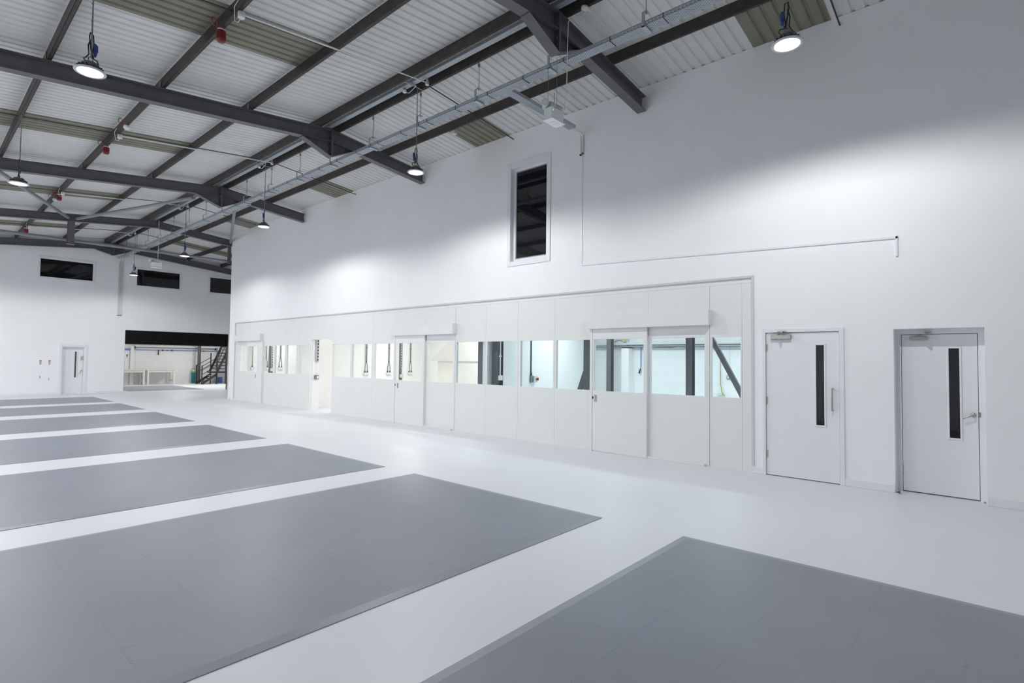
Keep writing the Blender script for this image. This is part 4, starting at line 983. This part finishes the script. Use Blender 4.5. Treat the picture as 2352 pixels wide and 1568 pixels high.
MB().box(-0.5, 0.06, YB - 0.04, YB, 0.0, 1.93, 0.004).build('board', M['plaster'], e); MB().box(-0.075, -0.03, YB - 0.06, YB - 0.04, 1.60, 1.72, 0.004).build('switch', M['rubber'], e)
MB().box(-0.08, -0.02, YB - 0.05, YB - 0.04, 1.49, 1.58).build('notice', M['gplastic'], e)

def workbench(x0, x1, y0, y1, h, label, shelf=False):
    e = thing('workbench', label, 'workbench', ((x0 + x1) / 2, (y0 + y1) / 2, 0), 'workshop benches')
    MB().box(x0, x1, y0, y1, h - 0.05, h, 0.006).build('bench_top', M['bench'], e)
    for lx in (x0 + 0.05, x1 - 0.13):
        for ly in (y0 + 0.03, y1 - 0.12): MB().box(lx, lx + 0.09, ly, ly + 0.09, 0, h - 0.05, 0.004).build('leg', M['bench'], e)
        MB().box(lx + 0.02, lx + 0.07, y0 + 0.12, y1 - 0.12, 0.20, 0.26).build('cross_rail', M['bench'], e)
    MB().box(x0 + 0.14, x1 - 0.13, y0 + 0.05, y0 + 0.09, h - 0.16, h - 0.05).build('apron', M['bench'], e)
workbench(0.70, 2.19, 35.98, 36.82, 0.87, 'pale wooden workbench standing clear in the workshop')
workbench(-1.6, 0.68, 36.02, 36.86, 0.87, 'pale workbench at the left edge of the shutter opening, covered with papers')
for i, (x, y, w, d, a, m, l) in enumerate(((-0.30, 36.2, 0.42, 0.3, 0.2, 'paperr', 'pinkish sheet on the left workbench'), (0.15, 36.25, 0.6, 0.42, -0.15, 'paper', 'large white sheet on the left workbench'),
                                           (0.95, 36.25, 0.42, 0.3, 0.3, 'paper', 'white sheet at the left end of the clear workbench'))):
    c, s_ = math.cos(a), math.sin(a)
    vs = []
    for z in (0.8705, 0.876):
        for u, v in ((-1, -1), (1, -1), (1, 1), (-1, 1)): vs.append((x + (u * w * c - v * d * s_) / 2, y + (u * w * s_ + v * d * c) / 2, z))
    solo('paper_sheet', MB().add(vs, [(0, 1, 2, 3), (7, 6, 5, 4), (0, 4, 5, 1), (1, 5, 6, 2), (2, 6, 7, 3), (3, 7, 4, 0)]), M[m], l, 'paper', 'papers on the workbenches')
gx, gy = 3.36, 36.75
e = thing('gas_cylinder', 'teal gas cylinder with a green shoulder against the workshop wall', 'gas cylinder', (gx, gy, 0))
MB().lathe([(0.09, 0), (0.108, 0.02), (0.108, 0.66)], (gx, gy, 0), 20).build('body', M['teal'], e)
MB().lathe([(0.108, 0.66), (0.104, 0.73), (0.085, 0.775)], (gx, gy, 0), 20).build('shoulder', M['green'], e)
MB().lathe([(0.085, 0.775), (0.05, 0.82), (0.04, 0.835)], (gx, gy, 0), 20).build('collar', M['cream'], e)
MB().lathe([(0.03, 0.835), (0.03, 0.86), (0.07, 0.865), (0.07, 0.93), (0.05, 0.94), (0, 0.94)], (gx, gy, 0), 16).build('valve_guard', M['alu'], e)
e = thing('steel_column', 'dark steel column standing beside the workshop stairs', 'column', (3.58, 36.5, 0), None)
MB().box(3.50, 3.51, 36.42, 36.56, 0, 3.45).box(3.63, 3.64, 36.42, 36.56, 0, 3.45).box(3.51, 3.63, 36.485, 36.495, 0, 3.45).build('shaft', M['steel'], e)

e = thing('steel_column', 'dark steel post seen through the glass slot of the far door', 'column', (-3.53, 30.25, 0), None)
MB().box(-3.62, -3.455, 30.20, 30.21, 0, 3.45).box(-3.62, -3.455, 30.29, 30.30, 0, 3.45).box(-3.545, -3.535, 30.21, 30.29, 0, 3.45).build('shaft', M['steel'], e)

# black steel stair: short flight, landing, long flight
e = thing('steel_stairs', 'black steel stair with a landing and open treads at the right of the workshop', 'stairs', (4.1, 35.5, 0))
ya, yb = 34.95, 35.75
for y, xa, xb in ((ya, 3.23, 4.08), (yb, 3.19, 4.02)): MB().obox((xa, y, 0.02), (xb, y, 0.60), 0.03, 0.13).build('lower_stringer', M['blackm'], e)
for k in range(3):
    x = 3.42 + 0.23 * k; z = 0.20 + 0.165 * k
    MB().box(x - 0.10, x + 0.15, ya + 0.016, yb - 0.016, z - 0.03, z).build('tread', M['blackm'] if k < 2 else M['wood'], e)
MB().box(3.97, 4.95, ya - 0.02, yb + 0.5, 0.66, 0.73).build('landing', M['blackm'], e)
for y in (ya - 0.02, yb + 0.4): MB().obox((4.08, y, 0.74), (5.00, y, 2.90), 0.03, 0.13).build('upper_stringer', M['blackm'], e)
for k in range(9):
    x = 4.22 + 0.083 * k; z = 0.93 + 0.195 * k
    MB().box(x - 0.02, x + 0.42, ya, yb + 0.38, z - 0.035, z).build('tread', M['blackm'], e)
for x, y, z0, z1, w in ((3.245, ya, 0.0, 1.12, 0.05), (3.20, yb, 0.0, 1.15, 0.06), (3.99, yb, 0, 1.87, 0.05), (4.05, ya - 0.04, 0, 1.87, 0.07), (4.52, ya - 0.10, 0, 2.95, 0.05), (4.95, ya - 0.04, 0.0, 1.9, 0.05)):
    MB().box(x - w / 2, x + w / 2, y - w / 2, y + w / 2, z0, z1).build('post', M['blackm'], e)
for dz in (0, 0.25, 0.50):
    MB().obox((3.25, ya, 1.08 - dz), (4.05, ya - 0.02, 1.60 - dz), 0.025, 0.03).build('handrail', M['blackm'], e)
    if dz < 0.3: MB().obox((3.20, yb, 1.12 - dz * 1.7), (3.99, yb, 1.60 - dz * 1.7), 0.025, 0.03).build('handrail', M['blackm'], e)
for z in (1.85, 1.34): MB().obox((3.99, ya - 0.04, z), (4.95, ya - 0.04, z), 0.025, 0.03).build('handrail', M['blackm'], e)
for dx in (0.0, 0.17): MB().obox((4.07 + dx * 0.2, ya - 0.06, 1.28 + dx * 2), (4.60 - dx, ya - 0.06, 2.62 + dx * 0.5), 0.03, 0.04).build('handrail', M['blackm'], e)
solo('blue_drum', MB().lathe([(0.14, 0), (0.15, 0.02), (0.15, 0.34), (0.13, 0.36), (0, 0.36)], (4.85, 36.6, 0), 18), M['bluep'], 'small blue drum on the floor behind the workshop stairs', 'drum')

for o in bpy.data.objects:
    if '_w' in o: del o['_w']
